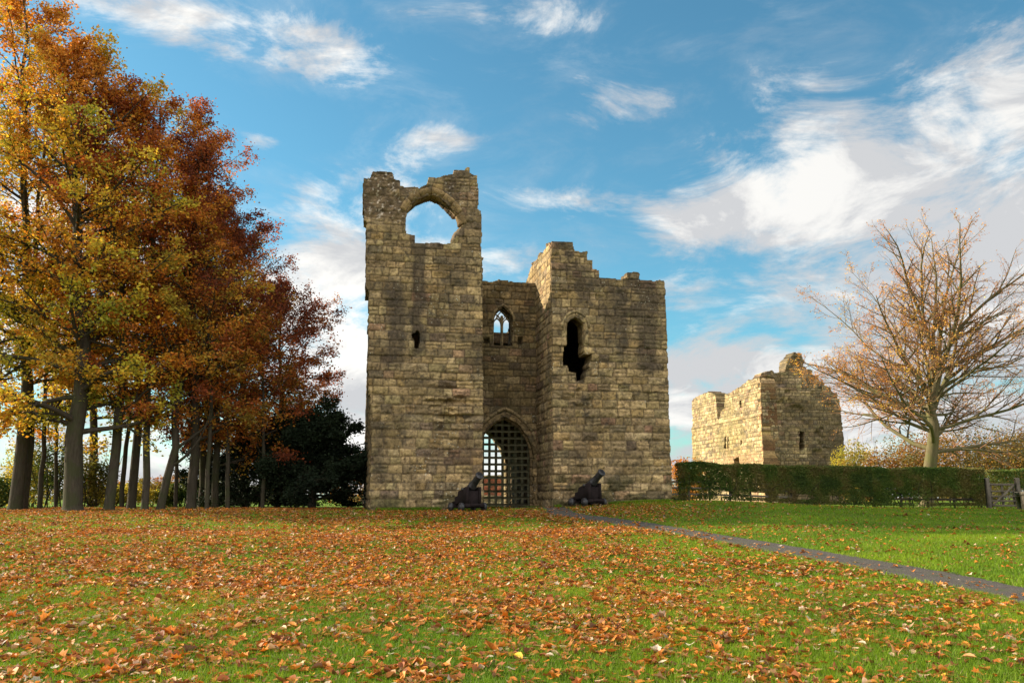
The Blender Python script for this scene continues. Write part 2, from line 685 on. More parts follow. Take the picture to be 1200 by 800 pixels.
class Masonry:
    def __init__(s, seed, zc, u0, u1, w0=0.34, w1=0.86, quoin=True, pal=PAL, pw=PW):
        rng = np.random.default_rng(seed)
        s.seed = seed; s.zc = zc; s.rows = []
        for k in range(len(zc)):
            a = u0 - 0.02; b = [a]
            if quoin: b.append(a + (0.42 if k % 2 else 0.72) + rng.uniform(-.05, .05))
            else: b[0] = a - rng.uniform(0, .5)
            lim = u1 - ((0.42 if k % 2 else 0.72) if quoin else 0)
            while b[-1] < lim - 0.3:
                b.append(b[-1] + rng.uniform(w0, w1))
            b.append(u1 + 0.02 if quoin else b[-1] + .6)
            if b[-2] > b[-1]: b.pop(-2)
            s.rows.append(np.array(b))
        nmax = max(len(r) for r in s.rows) + 1
        s.cols = pal[rng.choice(len(pal), size=(len(zc) + 1, nmax), p=pw)]
        s.cols = s.cols * rng.uniform(0.68, 1.20, s.cols.shape[:2])[..., None] * (1 + rng.normal(0, .012, s.cols.shape))
        s.split = rng.uniform(0, 1, s.cols.shape[:2])
        s.off = rng.normal(0, 1, (len(zc) + 1, nmax))
        s.tx = rng.normal(0, 1, (len(zc) + 1, nmax)); s.ty = rng.normal(0, 1, (len(zc) + 1, nmax))

    def rnd(s, z):
        return 1 - sst(z, 5, 7.5)

    def __call__(s, u, z, rough=1.0, joint=0.030):
        wu = u + (fbm(u * 2.1, z * 2.1, s.seed + 1, 3) - .5) * 0.07 + (vn(u * 9, z * 9, s.seed + 4) - .5) * .02
        wz = z + (fbm(u * 0.5, z * 0.5, s.seed + 2, 2) - .5) * 0.05 + (vn(u * 3, z * 3, s.seed + 6) - .5) * .035 + (vn(u * 7, z * 7, s.seed + 3) - .5) * .025
        ci = np.clip(np.searchsorted(s.zc, wz) - 1, 0, len(s.zc) - 2)
        e = np.minimum(wz - s.zc[ci], s.zc[ci + 1] - wz)
        mz = (s.zc[ci] + s.zc[ci + 1]) / 2
        si = np.zeros(u.shape, int); mu = np.zeros(u.shape)
        for k in np.unique(ci):
            m = ci == k
            b = s.rows[k]
            q = np.clip(np.searchsorted(b, wu[m]) - 1, 0, len(b) - 2)
            si[m] = q
            e[m] = np.minimum(e[m], np.minimum(wu[m] - b[q], b[q + 1] - wu[m]))
            mu[m] = (b[q] + b[q + 1]) / 2
        sp = s.split[ci, si]
        half = (sp < .16) & (wz > mz); half2 = (sp > .90) & (wu > mu)
        e = np.where(sp < .16, np.minimum(e, np.abs(wz - mz)), e)
        e = np.where(sp > .90, np.minimum(e, np.abs(wu - mu)), e)
        e = np.maximum(e, 0)
        prof = sst(e, 0.004, 0.045 + .05 * s.rnd(z))
        tone = 1 + np.where(half | half2, .16, 0)
        off = s.off[ci, si]
        n = fbm(u * 5, z * 5, s.seed + 5, 4) - .5
        dep = 0.045 * prof + off * 0.012 * rough + n * 0.045 * rough + (s.tx[ci, si] * (wu - mu) + s.ty[ci, si] * (wz - mz)) * 0.03 * rough
        c = s.cols[ci, si] * (tone * (0.50 + 0.95 * fbm(u * 1.1, z * 1.1, s.seed + 8, 3)) * (0.62 + 0.76 * fbm(u * 7, z * 7, s.seed + 9, 3)))[..., None]
        pit = sst(fbm(u * 11, z * 11, s.seed + 14, 2), .68, .80) * .5
        c = c * (1 - pit[..., None]); dep = dep - pit * .03
        jm = ((1 - sst(e, joint * 0.35, joint * 1.15)) * (.62 + .8 * fbm(u * 1.6, z * 1.6, s.seed + 13, 3)))[..., None]
        jm = np.clip(jm, 0, 1)
        pale = fbm(u * .8, z * .8, s.seed + 12, 3)[..., None]
        pale = pale * pale
        mort = np.array([.060, .046, .030]) * (1 - pale) + np.array([.20, .165, .11]) * pale
        c = c * (1 - jm * .85) + mort * jm * .85
        return dep, c


def slab(name, P0, Ud, u0, u1, z0, z1, res, mask, surf, thick, mat, parent, K=4, back_map=None, seed=0, rag=.07):
    """a wall: a fine grid of dressed stone in front, the same outline at the back, stone reveals between"""
    N = np.cross(Ud, ZZv)
    us = np.arange(u0, u1 + res * .5, res)
    zs = np.arange(z0, z1 + res * .5, res)
    UU, Z_ = np.meshgrid(us, zs)
    CU, CZ = np.meshgrid((us[1:] + us[:-1]) / 2, (zs[1:] + zs[:-1]) / 2)
    wu = CU + (vn(CU * 4, CZ * 4, seed + 31) - .5) * rag
    wz = CZ + (vn(CU * 4, CZ * 4, seed + 32) - .5) * rag
    Mk = mask(wu, wz)
    dep, colr = surf(UU, Z_)
    ny, nx = UU.shape
    gidx = np.arange(ny * nx).reshape(ny, nx)
    a = gidx[:-1, :-1][Mk]; b = gidx[:-1, 1:][Mk]; c = gidx[1:, 1:][Mk]; d = gidx[1:, :-1][Mk]
    Ff = np.stack([a, b, c, d], -1)
    FP = P0 + UU[..., None] * Ud + dep[..., None] * N
    FP[..., 2] = Z_
    FP = FP.reshape(-1, 3)
    BU, BZ = (UU, Z_) if back_map is None else back_map(UU, Z_)
    BP = P0 + BU[..., None] * Ud - thick * N
    BP[..., 2] = BZ
    BP = BP.reshape(-1, 3)
    Cc = colr.reshape(-1, 3)
    n = ny * nx
    # boundary edges
    Mp = np.pad(Mk, 1)
    E = []
    up = Mk & ~Mp[2:, 1:-1]; dn = Mk & ~Mp[:-2, 1:-1]; rt = Mk & ~Mp[1:-1, 2:]; lf = Mk & ~Mp[1:-1, :-2]
    E.append(np.stack([gidx[1:, 1:][up], gidx[1:, :-1][up]], -1))
    E.append(np.stack([gidx[:-1, :-1][dn], gidx[:-1, 1:][dn]], -1))
    E.append(np.stack([gidx[:-1, 1:][rt], gidx[1:, 1:][rt]], -1))
    E.append(np.stack([gidx[1:, :-1][lf], gidx[:-1, :-1][lf]], -1))
    E = np.concatenate(E)
    ev = np.unique(E)
    inv = np.full(n, -1); inv[ev] = np.arange(len(ev))
    rings = [FP[ev]]
    rc = [Cc[ev]]
    fz = FP[ev][:, 2]
    fu = UU.reshape(-1)[ev]
    for k in range(1, K):
        t = k / K
        p = FP[ev] * (1 - t) + BP[ev] * t
        jn = (vn(fu * 4 + k * 5.1, fz * 4, seed + 50) - .5) * .07
        p = p + Ud * jn[:, None]
        p[:, 2] += (vn(fu * 4, fz * 4 + k * 3.3, seed + 51) - .5) * .06
        rings.append(p)
        blk = _h(np.floor(fz / .34) + k * 7, np.floor(fu / .5) + k * 3, seed + 52)
        rc.append(Cc[ev] * (0.75 + .5 * blk)[:, None])
    rings.append(BP[ev]); rc.append(Cc[ev])
    base = 2 * n
    m = len(ev)
    ia, ib = inv[E[:, 0]], inv[E[:, 1]]
    Fs = []
    for k in range(K):
        Fs.append(np.stack([base + k * m + ib, base + k * m + ia, base + (k + 1) * m + ia, base + (k + 1) * m + ib], -1))
    V = np.concatenate([FP, BP] + rings)
    CC = np.concatenate([Cc, Cc] + rc)
    Fa = np.concatenate([Ff, Ff[:, ::-1] + n] + Fs)
    used = np.unique(Fa)
    mp = np.full(len(V), -1); mp[used] = np.arange(len(used))
    return mesh_obj(name, V[used], [mp[Fa]], mat, parent, np.clip(CC[used], 0.01, .9))


rngc = np.random.default_rng(5)
ZC = make_courses(0.3, 17, rngc, 0.29, 0.40, 4.0)

castle = thing('castle_gatehouse', 'tall ruined sandstone gatehouse with two towers around a lattice gate', 'castle gatehouse', loc=tuple(O))


def reparent(o, p):
    o.parent = p
    o.matrix_parent_inverse = p.matrix_basis.inverted()


def castle_slab(*a, **k):
    o = slab(*a, parent=None, **k)
    reparent(o, castle)
    return o


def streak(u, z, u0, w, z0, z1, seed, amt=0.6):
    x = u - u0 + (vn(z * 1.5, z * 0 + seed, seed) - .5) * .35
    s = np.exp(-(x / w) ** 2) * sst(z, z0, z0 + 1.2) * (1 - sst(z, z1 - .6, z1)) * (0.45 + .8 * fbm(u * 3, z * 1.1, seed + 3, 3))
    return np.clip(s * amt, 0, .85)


def stain_or_shade(c, s, to=(.06, .052, .045)):
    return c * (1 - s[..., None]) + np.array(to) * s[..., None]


RES = 0.035
# ---- left tower front
LT_out = trace(O0, U, [(426, 209), (434, 207.5), (437, 200.6), (458, 200), (460.5, 203), (462, 209), (468, 211), (469, 217), (485, 218.5), (491, 221),
                       (500, 216), (502, 208), (508.6, 208.3), (510, 210), (521, 205.5), (532, 203), (532.6, 199), (544.4, 199), (546.6, 196), (550, 196),
                       (550.5, 203.4), (559.5, 205.3), (560.4, 246), (563.7, 248), (564.3, 334), (566, 500), (566, 597)]) 
LT_out += [(4.80, 0.2), (0.02, 0.2), (0.02, 5.2)] + trace(O0, U, [(432, 450), (432, 341), (429.5, 338), (429.5, 261), (426, 258)])
LT_open = trace(O0, U, [(475.6, 250), (479, 242), (486, 235.5), (495, 230.5), (506, 228), (515, 231), (523, 237), (531, 245), (536, 249), (543, 248), (544, 256), (543, 263),
                        (538, 270), (535.5, 276), (534.5, 280.5), (531, 281), (530.7, 286), (486.6, 284.5), (486, 276), (483, 275), (475.6, 273.5)])
LT_slit = trace(O0, U, [(482, 390.5), (486, 390), (487.5, 387.5), (490, 388), (491.5, 391), (491, 408), (485.5, 408), (485.5, 399), (482, 395)])
mL = Masonry(11, ZC, -0.7, 4.8)


def lt_mask(u, z):
    lim = 4.80 - 0.0125 * (z - 1)
    return inpoly(u, z, LT_out) & ~inpoly(u, z, LT_open) & ~inpoly(u, z, LT_slit) & ((u < lim + .02) | (z > 14))


def lt_surf(u, z):
    dep, c = mL(u, z)
    # rubble core exposed at the top
    rub = sst(z, 13.3, 14.0) * sst(fbm(u * .9, z * .9, 77, 3), .40, .5) * (1 - sst(u, 3.3, 3.6) * .6)
    dep = dep - rub * (.06 + .22 * (fbm(u * 3.2, z * 3.2, 78, 4) - .3))
    cr = np.array([.14, .11, .075]) * (0.3 + 1.3 * fbm(u * 7, z * 7, 79, 3))[..., None]
    cr = cr + (sst(fbm(u * 9, z * 9, 84, 2), .70, .78) * .30)[..., None]
    c = c * (1 - rub[..., None]) + cr * rub[..., None]
    # eroded patch low right of the face
    pu, pz = u - 3.35, z - 5.45
    er = np.exp(-(pu / 1.0) ** 2 - (pz / 1.0) ** 2)
    dep = dep - er * np.maximum(0, (fbm(u * 1.6, z * 5, 80, 4) - .42)) * .75
    dep = dep + er * np.maximum(0, (fbm(u * 2.4, z * 6, 83, 3) - .50)) * .6
    led = er * sst(np.sin((z + .12 * fbm(u * 2, z * 0, 85, 3)) * 2 * np.pi / .62), .55, .95)
    dep = dep - led * .20
    # general hollows
    ho = sst(fbm(u * 1.7, z * 3.2, 81, 4), .62, .75)
    dep = dep - ho * .05
    # plinth
    dep = dep + .16 * (1 - sst(z, 1.72, 1.92)) + .05 * np.exp(-((z - 1.93) / .06) ** 2)
    # a slight batter line at mid height on the left
    dep = dep + .05 * (u < 1.62) * (z > 7.6) * (z < 12.6)
    # stains
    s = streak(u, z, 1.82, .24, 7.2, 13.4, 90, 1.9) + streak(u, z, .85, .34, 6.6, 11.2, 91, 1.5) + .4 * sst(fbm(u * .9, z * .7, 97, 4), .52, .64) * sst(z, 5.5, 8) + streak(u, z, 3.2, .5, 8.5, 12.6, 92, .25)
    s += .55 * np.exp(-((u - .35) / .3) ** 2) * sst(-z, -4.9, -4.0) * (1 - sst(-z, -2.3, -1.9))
    c = stain_or_shade(c, np.clip(s, 0, .8))
    # mossy reddish broken soil tone, low dark purple blocks
    low = (1 - sst(z, 5.0, 6.0)) * sst(u, 2.2, 3.0)
    key = _h(np.floor(u / .62), np.floor(z / .37), 95)
    c = stain_or_shade(c, low * (key > .62) * .55, (.10, .072, .062))
    c = stain_or_shade(c, (1 - sst(z, 1.3, 2.0)) * sst(fbm(u * 2, z * 2, 96, 3), .45, .6) * .7, (.06, .066, .03))
    return dep, c * (1.12 if True else 1)


def lt_back(u, z):
    k = np.exp(-((u - 3.6) / .45) ** 2) * sst(z, 12.5, 13.3) * (1 - sst(z, 13.7, 14.9))
    return u - k * .20, z


castle_slab('tower_wall', O0, U, -0.75, 4.85, 0.3, 16.6, RES, lt_mask, lt_surf, 1.0, M['stone'], K=6, back_map=lt_back, seed=11)

# ---- right tower front
RT_out = trace(O0, U, [(646.7, 283), (671.6, 284), (672.3, 294.5), (688, 295.6), (688, 305), (694, 305.6), (694.6, 315), (702, 316.3), (702, 325.8), (735.7, 327), (736.2, 318.7),
                       (748.8, 319), (748.8, 327.5), (779.6, 329.4)]) + [(13.27, 9.0), (13.27, .2), (7.86, .2), (7.86, 12)]
RT_win = trace(O0, U, [(673.7, 370.7), (668, 374), (664.5, 378.5), (663.6, 383), (663.6, 405), (659.6, 405), (659.6, 427.5), (665.3, 428), (665.8, 434.9), (675.4, 436.5), (676, 445.6), (686, 446),
                       (686.5, 438), (690, 433), (691, 425.3), (693.4, 420.8), (693.4, 414.6), (685.5, 414.6), (684.4, 408), (684.4, 382), (682.5, 377), (678.5, 373)])
mR = Masonry(23, ZC, 7.86, 13.27)


def rt_mask(u, z):
    return inpoly(u, z, RT_out) & ~inpoly(u, z, RT_win)


def rt_surf(u, z):
    dep, c = mR(u, z, 1.1)
    ho = sst(fbm(u * 1.9, z * 3.4, 181, 4), .60, .74)
    dep = dep - ho * .06
    er = np.exp(-((u - 9.3) / .5) ** 2 - ((z - 5.9) / .55) ** 2)
    dep = dep - er * np.maximum(0, (fbm(u * 3, z * 4, 180, 4) - .4)) * .8
    er2 = np.exp(-((u - 10.6) / .9) ** 2 - ((z - 5.3) / .25) ** 2)
    dep = dep + er2 * np.maximum(0, (fbm(u * 3, z * 6, 182, 3) - .5)) * .5
    low = 1 - sst(z, 2.2, 2.9)
    dep = dep + low * ((fbm(u * 2.5, z * 3.5, 183, 4) - .5) * .22 + .03)
    # faint hood over the window
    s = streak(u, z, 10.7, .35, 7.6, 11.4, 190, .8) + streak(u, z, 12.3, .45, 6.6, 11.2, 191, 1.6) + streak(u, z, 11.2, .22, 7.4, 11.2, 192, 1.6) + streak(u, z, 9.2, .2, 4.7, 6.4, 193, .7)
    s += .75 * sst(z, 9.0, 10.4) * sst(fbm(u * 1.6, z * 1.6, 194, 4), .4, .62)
    c = stain_or_shade(c, np.clip(s, 0, .8), (.065, .055, .045))
    c = stain_or_shade(c, low * sst(fbm(u * 2.2, z * 3, 196, 4), .48, .6) * .75, (.045, .048, .022))
    return dep, c * 1.16


castle_slab('tower_wall', O0, U, 7.86, 13.29, 0.4, 13.5, RES, rt_mask, rt_surf, 1.0, M['stone'], K=5, seed=23)

# ---- centre wall with gate arch and traceried window
CV = 3.3
OC = O0 + Vd * CV


def arch_pts(uc, hw, zs, za, n=14):
    """pointed arch outline from right springing over the apex to left springing"""
    h = za - zs
    r = (hw * hw + h * h) / (2 * hw)
    cxr = uc + hw - r
    a1 = math.atan2(h, uc - cxr)
    right = [(cxr + r * math.cos(t), zs + r * math.sin(t)) for t in np.linspace(0, a1, n)]
    left = [(2 * uc - x, z) for x, z in right[::-1]][1:]
    return right + left


GA_U, GA_W, GA_S, GA_A = 6.33, 1.36, 3.45, 5.38
WU, WHW, WZ0, WZS, WZA = 6.23, 0.45, 8.74, 9.98, 10.68
ga = arch_pts(GA_U, GA_W, GA_S, GA_A)
gate_poly = ga + [(GA_U - GA_W, 0), (GA_U + GA_W, 0)]
win_poly = arch_pts(WU, WHW, WZS, WZA) + [(WU - WHW, WZ0), (WU + WHW, WZ0)]
hol1 = trace(OC, U, [(566, 395), (573, 395), (573, 402), (566, 402)])
hol2 = trace(OC, U, [(606.7, 395), (612.3, 395), (612.3, 403), (606.7, 403)])
mC = Masonry(37, ZC, 4.6, 8.1, quoin=False)


def ct_mask(u, z):
    top = 11.93 + .05 * np.floor(vn(u * 1.6, u * 0, 7) * 3)
    return (z < top) & ~inpoly(u, z, gate_poly) & ~inpoly(u, z, win_poly)


def ct_surf(u, z):
    dep, c = mC(u, z, .9)
    for h in (hol1, hol2):
        dep = dep - .45 * inpoly(u, z, h)
        c = stain_or_shade(c, inpoly(u, z, h) * .6)  # shade inside the square holes painted into their colour
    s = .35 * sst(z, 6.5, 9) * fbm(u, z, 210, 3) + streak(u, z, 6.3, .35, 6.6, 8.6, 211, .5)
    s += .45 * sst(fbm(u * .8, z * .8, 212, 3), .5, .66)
    c = stain_or_shade(c, np.clip(s, 0, .7), (.075, .065, .035))
    return dep, c * .92


castle_slab('centre_wall', OC, U, 4.66, 8.0, 0.4, 12.2, RES, ct_mask, ct_surf, 1.0, M['stone'], K=5, seed=37)


# ---- moulded arches
def arch_ring(name, P0, pts, prof, parent, seg_len=.42, base=(.27, .22, .13), seed=0, mat=None, jambs=None, keep=None):
    """sweep a profile (offset outwards, offset forward) along an arch line, cut into voussoirs"""
    rng = np.random.default_rng(seed)
    P = np.array(pts)
    if jambs is not None:
        P = np.vstack([[P[0, 0], jambs], P, [P[-1, 0], jambs]])
    L = np.r_[0, np.cumsum(np.hypot(*np.diff(P, axis=0).T))]
    tot = L[-1]
    nseg = max(2, int(tot / seg_len))
    mb = MB()
    cen = P.mean(axis=0)
    for k in range(nseg):
        if keep is not None and not keep(k / nseg): continue
        ts = np.linspace(tot * k / nseg + .008, tot * (k + 1) / nseg - .008, 5)
        q = np.column_stack([np.interp(ts, L, P[:, 0]), np.interp(ts, L, P[:, 1])])
        tg = np.column_stack([np.interp(ts + .02, L, P[:, 0]) - np.interp(ts - .02, L, P[:, 0]), np.interp(ts + .02, L, P[:, 1]) - np.interp(ts - .02, L, P[:, 1])])
        tg /= np.linalg.norm(tg, axis=1, keepdims=True) + 1e-9
        nr = np.column_stack([tg[:, 1], -tg[:, 0]])
        V = []
        jo = rng.uniform(-.012, .012)
        for i in range(5):
            for (a, b) in prof:
                uu = q[i, 0] + nr[i, 0] * (a + jo * .5); zz = q[i, 1] + nr[i, 1] * (a + jo * .5)
                p = P0 + U * uu - Vd * (b + jo)
                V.append([p[0], p[1], zz])
        m = len(prof)
        F = []
        for i in range(4):
            for j in range(m):
                j2 = (j + 1) % m
                F.append([i * m + j, i * m + j2, (i + 1) * m + j2, (i + 1) * m + j])
        V = np.array(V) + rng.uniform(-.004, .004, (len(V), 3))
        mb.add(V, F, (), np.array(base) * rng.uniform(.75, 1.25), [list(range(m))[::-1], list(range(4 * m, 5 * m))])
    o = mb.build(name, mat or M['stone'])
    reparent(o, parent)
    return o


arch_ring('arch_moulding', OC, ga, [(-.10, -.40), (-.10, -.24), (-.04, -.20), (.02, -.12), (.03, -.02), (.09, .015), (.17, .05), (.20, .06), (.20, -.40)], castle, base=(.25, .20, .12), seed=3, jambs=.9)
arch_ring('hood_mould', OC, [(GA_U + (x - GA_U) * 1.17, z if z < GA_S + .01 else GA_S + (z - GA_S) * 1.17) for x, z in ga], [(-.02, -.05), (-.02, .09), (.06, .13), (.12, .06), (.12, -.05)], castle, base=(.26, .215, .13), seed=4)
arch_ring('hood_mould', OC, arch_pts(WU, WHW + .06, WZS, WZA + .08), [(-.02, -.05), (-.02, .08), (.05, .10), (.09, .04), (.09, -.05)], castle, base=(.24, .20, .12), seed=5, seg_len=.5)
rw = arch_pts(9.0, .42, 9.33, 9.86)
_w = plane_pt(O0, U, 673.9, 371)
rw = arch_pts(_w[0] + .01, .41, _w[1] - .50, _w[1] - .01)
arch_ring('hood_mould', O0, arch_pts(_w[0] + .01, .60, _w[1] - .50, _w[1] + .22), [(-.02, -.05), (-.02, .085), (.05, .10), (.09, .04), (.09, -.05)], castle, base=(.30, .25, .15), seed=6, seg_len=.5)
arch_ring('window_jamb', O0, rw, [(-.03, -.5), (-.03, -.10), (.07, .055), (.15, .055), (.15, -.5)], castle, base=(.29, .24, .14), seed=7, jambs=_w[1] - 1.25)
# big broken arch at the tower top: two orders of voussoirs
ta = trace(O0, U, [(538.5, 263), (537.5, 256), (534, 248.5), (528, 241), (520.5, 234.5), (512, 229.3), (505, 227.5), (496, 230), (487, 234.5), (480.5, 241), (476.5, 248)])
tal = np.array(ta)
tal2 = smooth_line(tal, 5)
arch_ring('arch_moulding', O0, tal2, [(-.03, -.50), (-.03, -.35), (.0, -.12), (.06, -.10), (.10, .02), (.20, .06), (.30, .06), (.33, .02), (.33, -.50)], castle, base=(.27, .205, .115), seed=8, seg_len=.45,
          keep=lambda t: True)

# tracery
tr = MB()


def bar2(mb, pts, w, d, P0, dv, c=(.25, .21, .13)):
    pts = np.array(pts)
    for a, b in zip(pts[:-1], pts[1:]):
        t = b - a; L = np.linalg.norm(t)
        if L < 1e-4: continue
        t = t / L
        cc = (a + b) / 2
        ctr = P0 + U * cc[0] + Vd * dv; ctr = np.array([ctr[0], ctr[1], cc[1]])
        a3 = U * t[0] + ZZv * t[1]
        n3 = -U * t[1] + ZZv * t[0]
        mb.box(ctr, [a3, n3, -Vd], (L + w * .5, w, d), w * .25, c)


zl = WZS - .10
bar2(tr, [(WU, WZ0), (WU, zl + .42)], .13, .14, OC, .35)
for s_ in (-1, 1):
    uc = WU + s_ * WHW * .52
    lp = arch_pts(uc, WHW * .42, zl, zl + .30, 6)
    bar2(tr, lp, .055, .12, OC, .352 + .004 * s_)
    # intersecting curves up to the head
    bar2(tr, [(WU, zl + .12), (WU + s_ * .07, zl + .27), (WU + s_ * .19, zl + .44), (WU + s_ * .27, zl + .48)], .05, .12, OC, .366 + .004 * s_)
    bar2(tr, [(uc, zl + .28), (uc + s_ * .0, zl + .42), (WU + s_ * .07, zl + .62), (WU, zl + .68)], .055, .12, OC, .378 + .004 * s_)
    bar2(tr, [(WU + s_ * WHW, WZ0), (WU + s_ * WHW, WZS)], .08, .20, OC, .32)
    bar2(tr, [(WU + s_ * (WHW - .01), zl + .05), (WU + s_ * (WHW - .09), zl + .22), (uc, zl + .36)], .05, .12, OC, .39)
bar2(tr, arch_pts(WU, WHW, WZS, WZA, 9), .08, .2, OC, .33)
bar2(tr, [(WU - WHW - .05, WZ0), (WU + WHW + .05, WZ0)], .10, .34, OC, .15)
o = tr.build('window_tracery', M['stone']); reparent(o, castle)

# ---- other walls of the gatehouse (side faces, passage, rear)
mS = Masonry(41, ZC, -11, .1)
OL = O0 - U * 0.0


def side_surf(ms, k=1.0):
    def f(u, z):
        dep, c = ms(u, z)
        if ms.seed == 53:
            c = stain_or_shade(c, sst(z, 7.6, 8.4) * .75, (.03, .028, .022))  # upper rear wall painted dark to stand for the shade of voids
        c = stain_or_shade(c, .35 * fbm(u * .7, z * .7, ms.seed, 3))
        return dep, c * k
    return f


# left outer face (outward = -U) : Ud = -V ; u runs from -v
def lo_mask(u, z):
    v = -u
    top = 12.7 - .32 * v + .3 * np.floor(vn(v * 1.3, v * 0, 71) * 4) * .5
    return (z < np.minimum(top, 12.3))


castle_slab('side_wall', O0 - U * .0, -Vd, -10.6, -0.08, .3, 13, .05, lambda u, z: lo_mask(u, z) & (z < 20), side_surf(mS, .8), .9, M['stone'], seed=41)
# corbelled upper stages of the outer face
castle_slab('side_wall', O0 - U * .33, -Vd, -3.2, -.10, 10.45, 13.4, .05, lambda u, z: (z > 10.45 + .1 * np.floor(-u)) & (z < 13.1 + u * .4), side_surf(mS, .85), .9, M['stone'], seed=42)
# left tower, face towards the recess (outward = +U): Ud = V
mI = Masonry(43, ZC, 0, 11)
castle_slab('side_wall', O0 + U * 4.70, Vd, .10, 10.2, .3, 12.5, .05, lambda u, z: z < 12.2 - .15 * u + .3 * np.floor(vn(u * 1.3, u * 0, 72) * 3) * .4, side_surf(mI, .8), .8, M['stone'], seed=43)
# right tower, face towards the recess (outward = -U)
mJ = Masonry(47, ZC, -11, 0)
RI = trace(O0 + U * 7.88, -Vd, [(646, 283.5), (641.5, 284.5), (641, 291), (636, 297), (634.5, 295), (631, 298), (630.5, 303), (627, 305.6)])


def ri_mask(u, z):
    xs = np.array([p[0] for p in RI])[::-1]; zs = np.array([p[1] for p in RI])[::-1]
    top = np.interp(u, xs, zs)
    return z < top - .05 + (u < -4) * (u + 4) * .35


castle_slab('side_wall', O0 + U * 7.87, -Vd, -10.2, -.07, .3, 13.4, .04, ri_mask, side_surf(mJ, 1.25), .42, M['stone'], seed=47)
# right outer face (outward +U)
castle_slab('side_wall', O0 + U * 13.25, Vd, .10, 10.6, .3, 12, .05, lambda u, z: z < 11.3 - .12 * u + .3 * np.floor(vn(u * 1.3, u * 0, 73) * 3) * .4, side_surf(mI, 1.0), .9, M['stone'], seed=44)
# rear wall: built facing the camera side, arch of the passage through it
ORr = O0 + Vd * 9.4
mB = Masonry(53, ZC, -.1, 13.3)
rear_arch = arch_pts(6.33, 1.18, 3.3, 5.25) + [(5.15, 0), (7.51, 0)]
bw = [plane_pt(ORr, U, x, 399)[0] for x in (579, 585, 592, 598)]
bz = plane_pt(ORr, U, 589, 389)[1]


def rear_mask(u, z):
    top = bz + .15 * np.floor(vn(u * 1.4, u * 0, 74) * 3) - .2 + .0 * u
    holes = ((z > 8.6) & (z < 9.15) & (((u > 6.0) & (u < 6.35)) | ((u > 6.9) & (u < 7.2)) | ((u > 4.9) & (u < 5.3))))
    holes |= ((z > 9.42) & (z < 9.58) & (u > 5.2) & (u < 7.6)) | ((z > 9.9) & (z < 10.02) & (u > 5.2) & (u < 7.6) & (np.abs(u - 6.4) > .15))
    return (z < top) & ~inpoly(u, z, rear_arch) & ~holes


castle_slab('rear_wall', ORr, U, -.05, 13.3, .3, 12, .06, rear_mask, side_surf(mB, 1.0), 1.0, M['stone'], seed=53)
arch_ring('arch_moulding', ORr, arch_pts(6.33, 1.18, 3.3, 5.25), [(-.04, -.9), (-.04, -.05), (.02, .05), (.2, .05), (.2, -.9)], castle, base=(.2, .17, .1), seed=9, jambs=.9)
# passage walls, vault and tower floors
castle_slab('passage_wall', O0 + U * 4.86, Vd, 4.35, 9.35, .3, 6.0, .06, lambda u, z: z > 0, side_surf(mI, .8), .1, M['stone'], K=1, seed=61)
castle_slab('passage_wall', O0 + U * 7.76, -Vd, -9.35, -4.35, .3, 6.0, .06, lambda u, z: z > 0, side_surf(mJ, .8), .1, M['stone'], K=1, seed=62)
mb = MB()
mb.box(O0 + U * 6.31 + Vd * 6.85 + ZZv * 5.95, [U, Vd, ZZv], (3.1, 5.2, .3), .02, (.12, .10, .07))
o = mb.build('vault', M['stone']); reparent(o, castle)
mb = MB()
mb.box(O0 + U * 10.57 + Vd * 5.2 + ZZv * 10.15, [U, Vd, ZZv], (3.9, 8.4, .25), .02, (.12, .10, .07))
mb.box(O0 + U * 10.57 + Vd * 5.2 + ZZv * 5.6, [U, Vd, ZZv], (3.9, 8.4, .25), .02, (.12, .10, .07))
mb.box(O0 + U * 10.1 + Vd * 2.2 + ZZv * 7.4, [U, Vd, ZZv], (.5, .8, 3.3), .04, (.30, .25, .18))
o = mb.build('floor_slab', M['stone']); reparent(o, castle)
mb = MB()
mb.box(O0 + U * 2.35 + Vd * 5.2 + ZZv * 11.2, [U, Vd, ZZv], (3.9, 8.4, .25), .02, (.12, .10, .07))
o = mb.build('floor_slab', M['stone']); reparent(o, castle)

# ---- lattice gate
OG = OC + Vd * .62
gb = MB()
gw = GA_W + .10
rngp = np.random.default_rng(2)


def gate_top(u):
    pts = np.array(arch_pts(GA_U, gw, GA_S, GA_A + .08, 20))[::-1]
    return np.interp(u, pts[:, 0], pts[:, 1])


pitch = .318
base_g = 1.12
zmax = GA_A + .05
k0 = np.arange(-4, 5)
gcol = (.26, .24, .15)
for k in k0:
    uu = GA_U + k * pitch
    zt = gate_top(uu) if abs(uu - GA_U) < gw else GA_S
    c = OG + U * uu; c = np.array([c[0], c[1], (base_g - .02 + zt) / 2])
    gb.box(c, [U, -Vd, ZZv], (.12, .07, zt - base_g + .02), .008, np.array(gcol) * rngp.uniform(.85, 1.2))
z = base_g + .16
while z < zmax - .1:
    us = np.linspace(-gw, gw, 80)
    ok = us[(gate_top(GA_U + us) > z + .03)]
    if len(ok):
        a, b = ok[0], ok[-1]
        c = OG + U * (GA_U + (a + b) / 2) - Vd * .055; c = np.array([c[0], c[1], z])
        gb.box(c, [U, -Vd, ZZv], (b - a + .04, .06, .115), .008, np.array(gcol) * rngp.uniform(.85, 1.2))
    z += pitch * .985
o = gb.build('portcullis', M['wood']); reparent(o, castle)
g_ = o

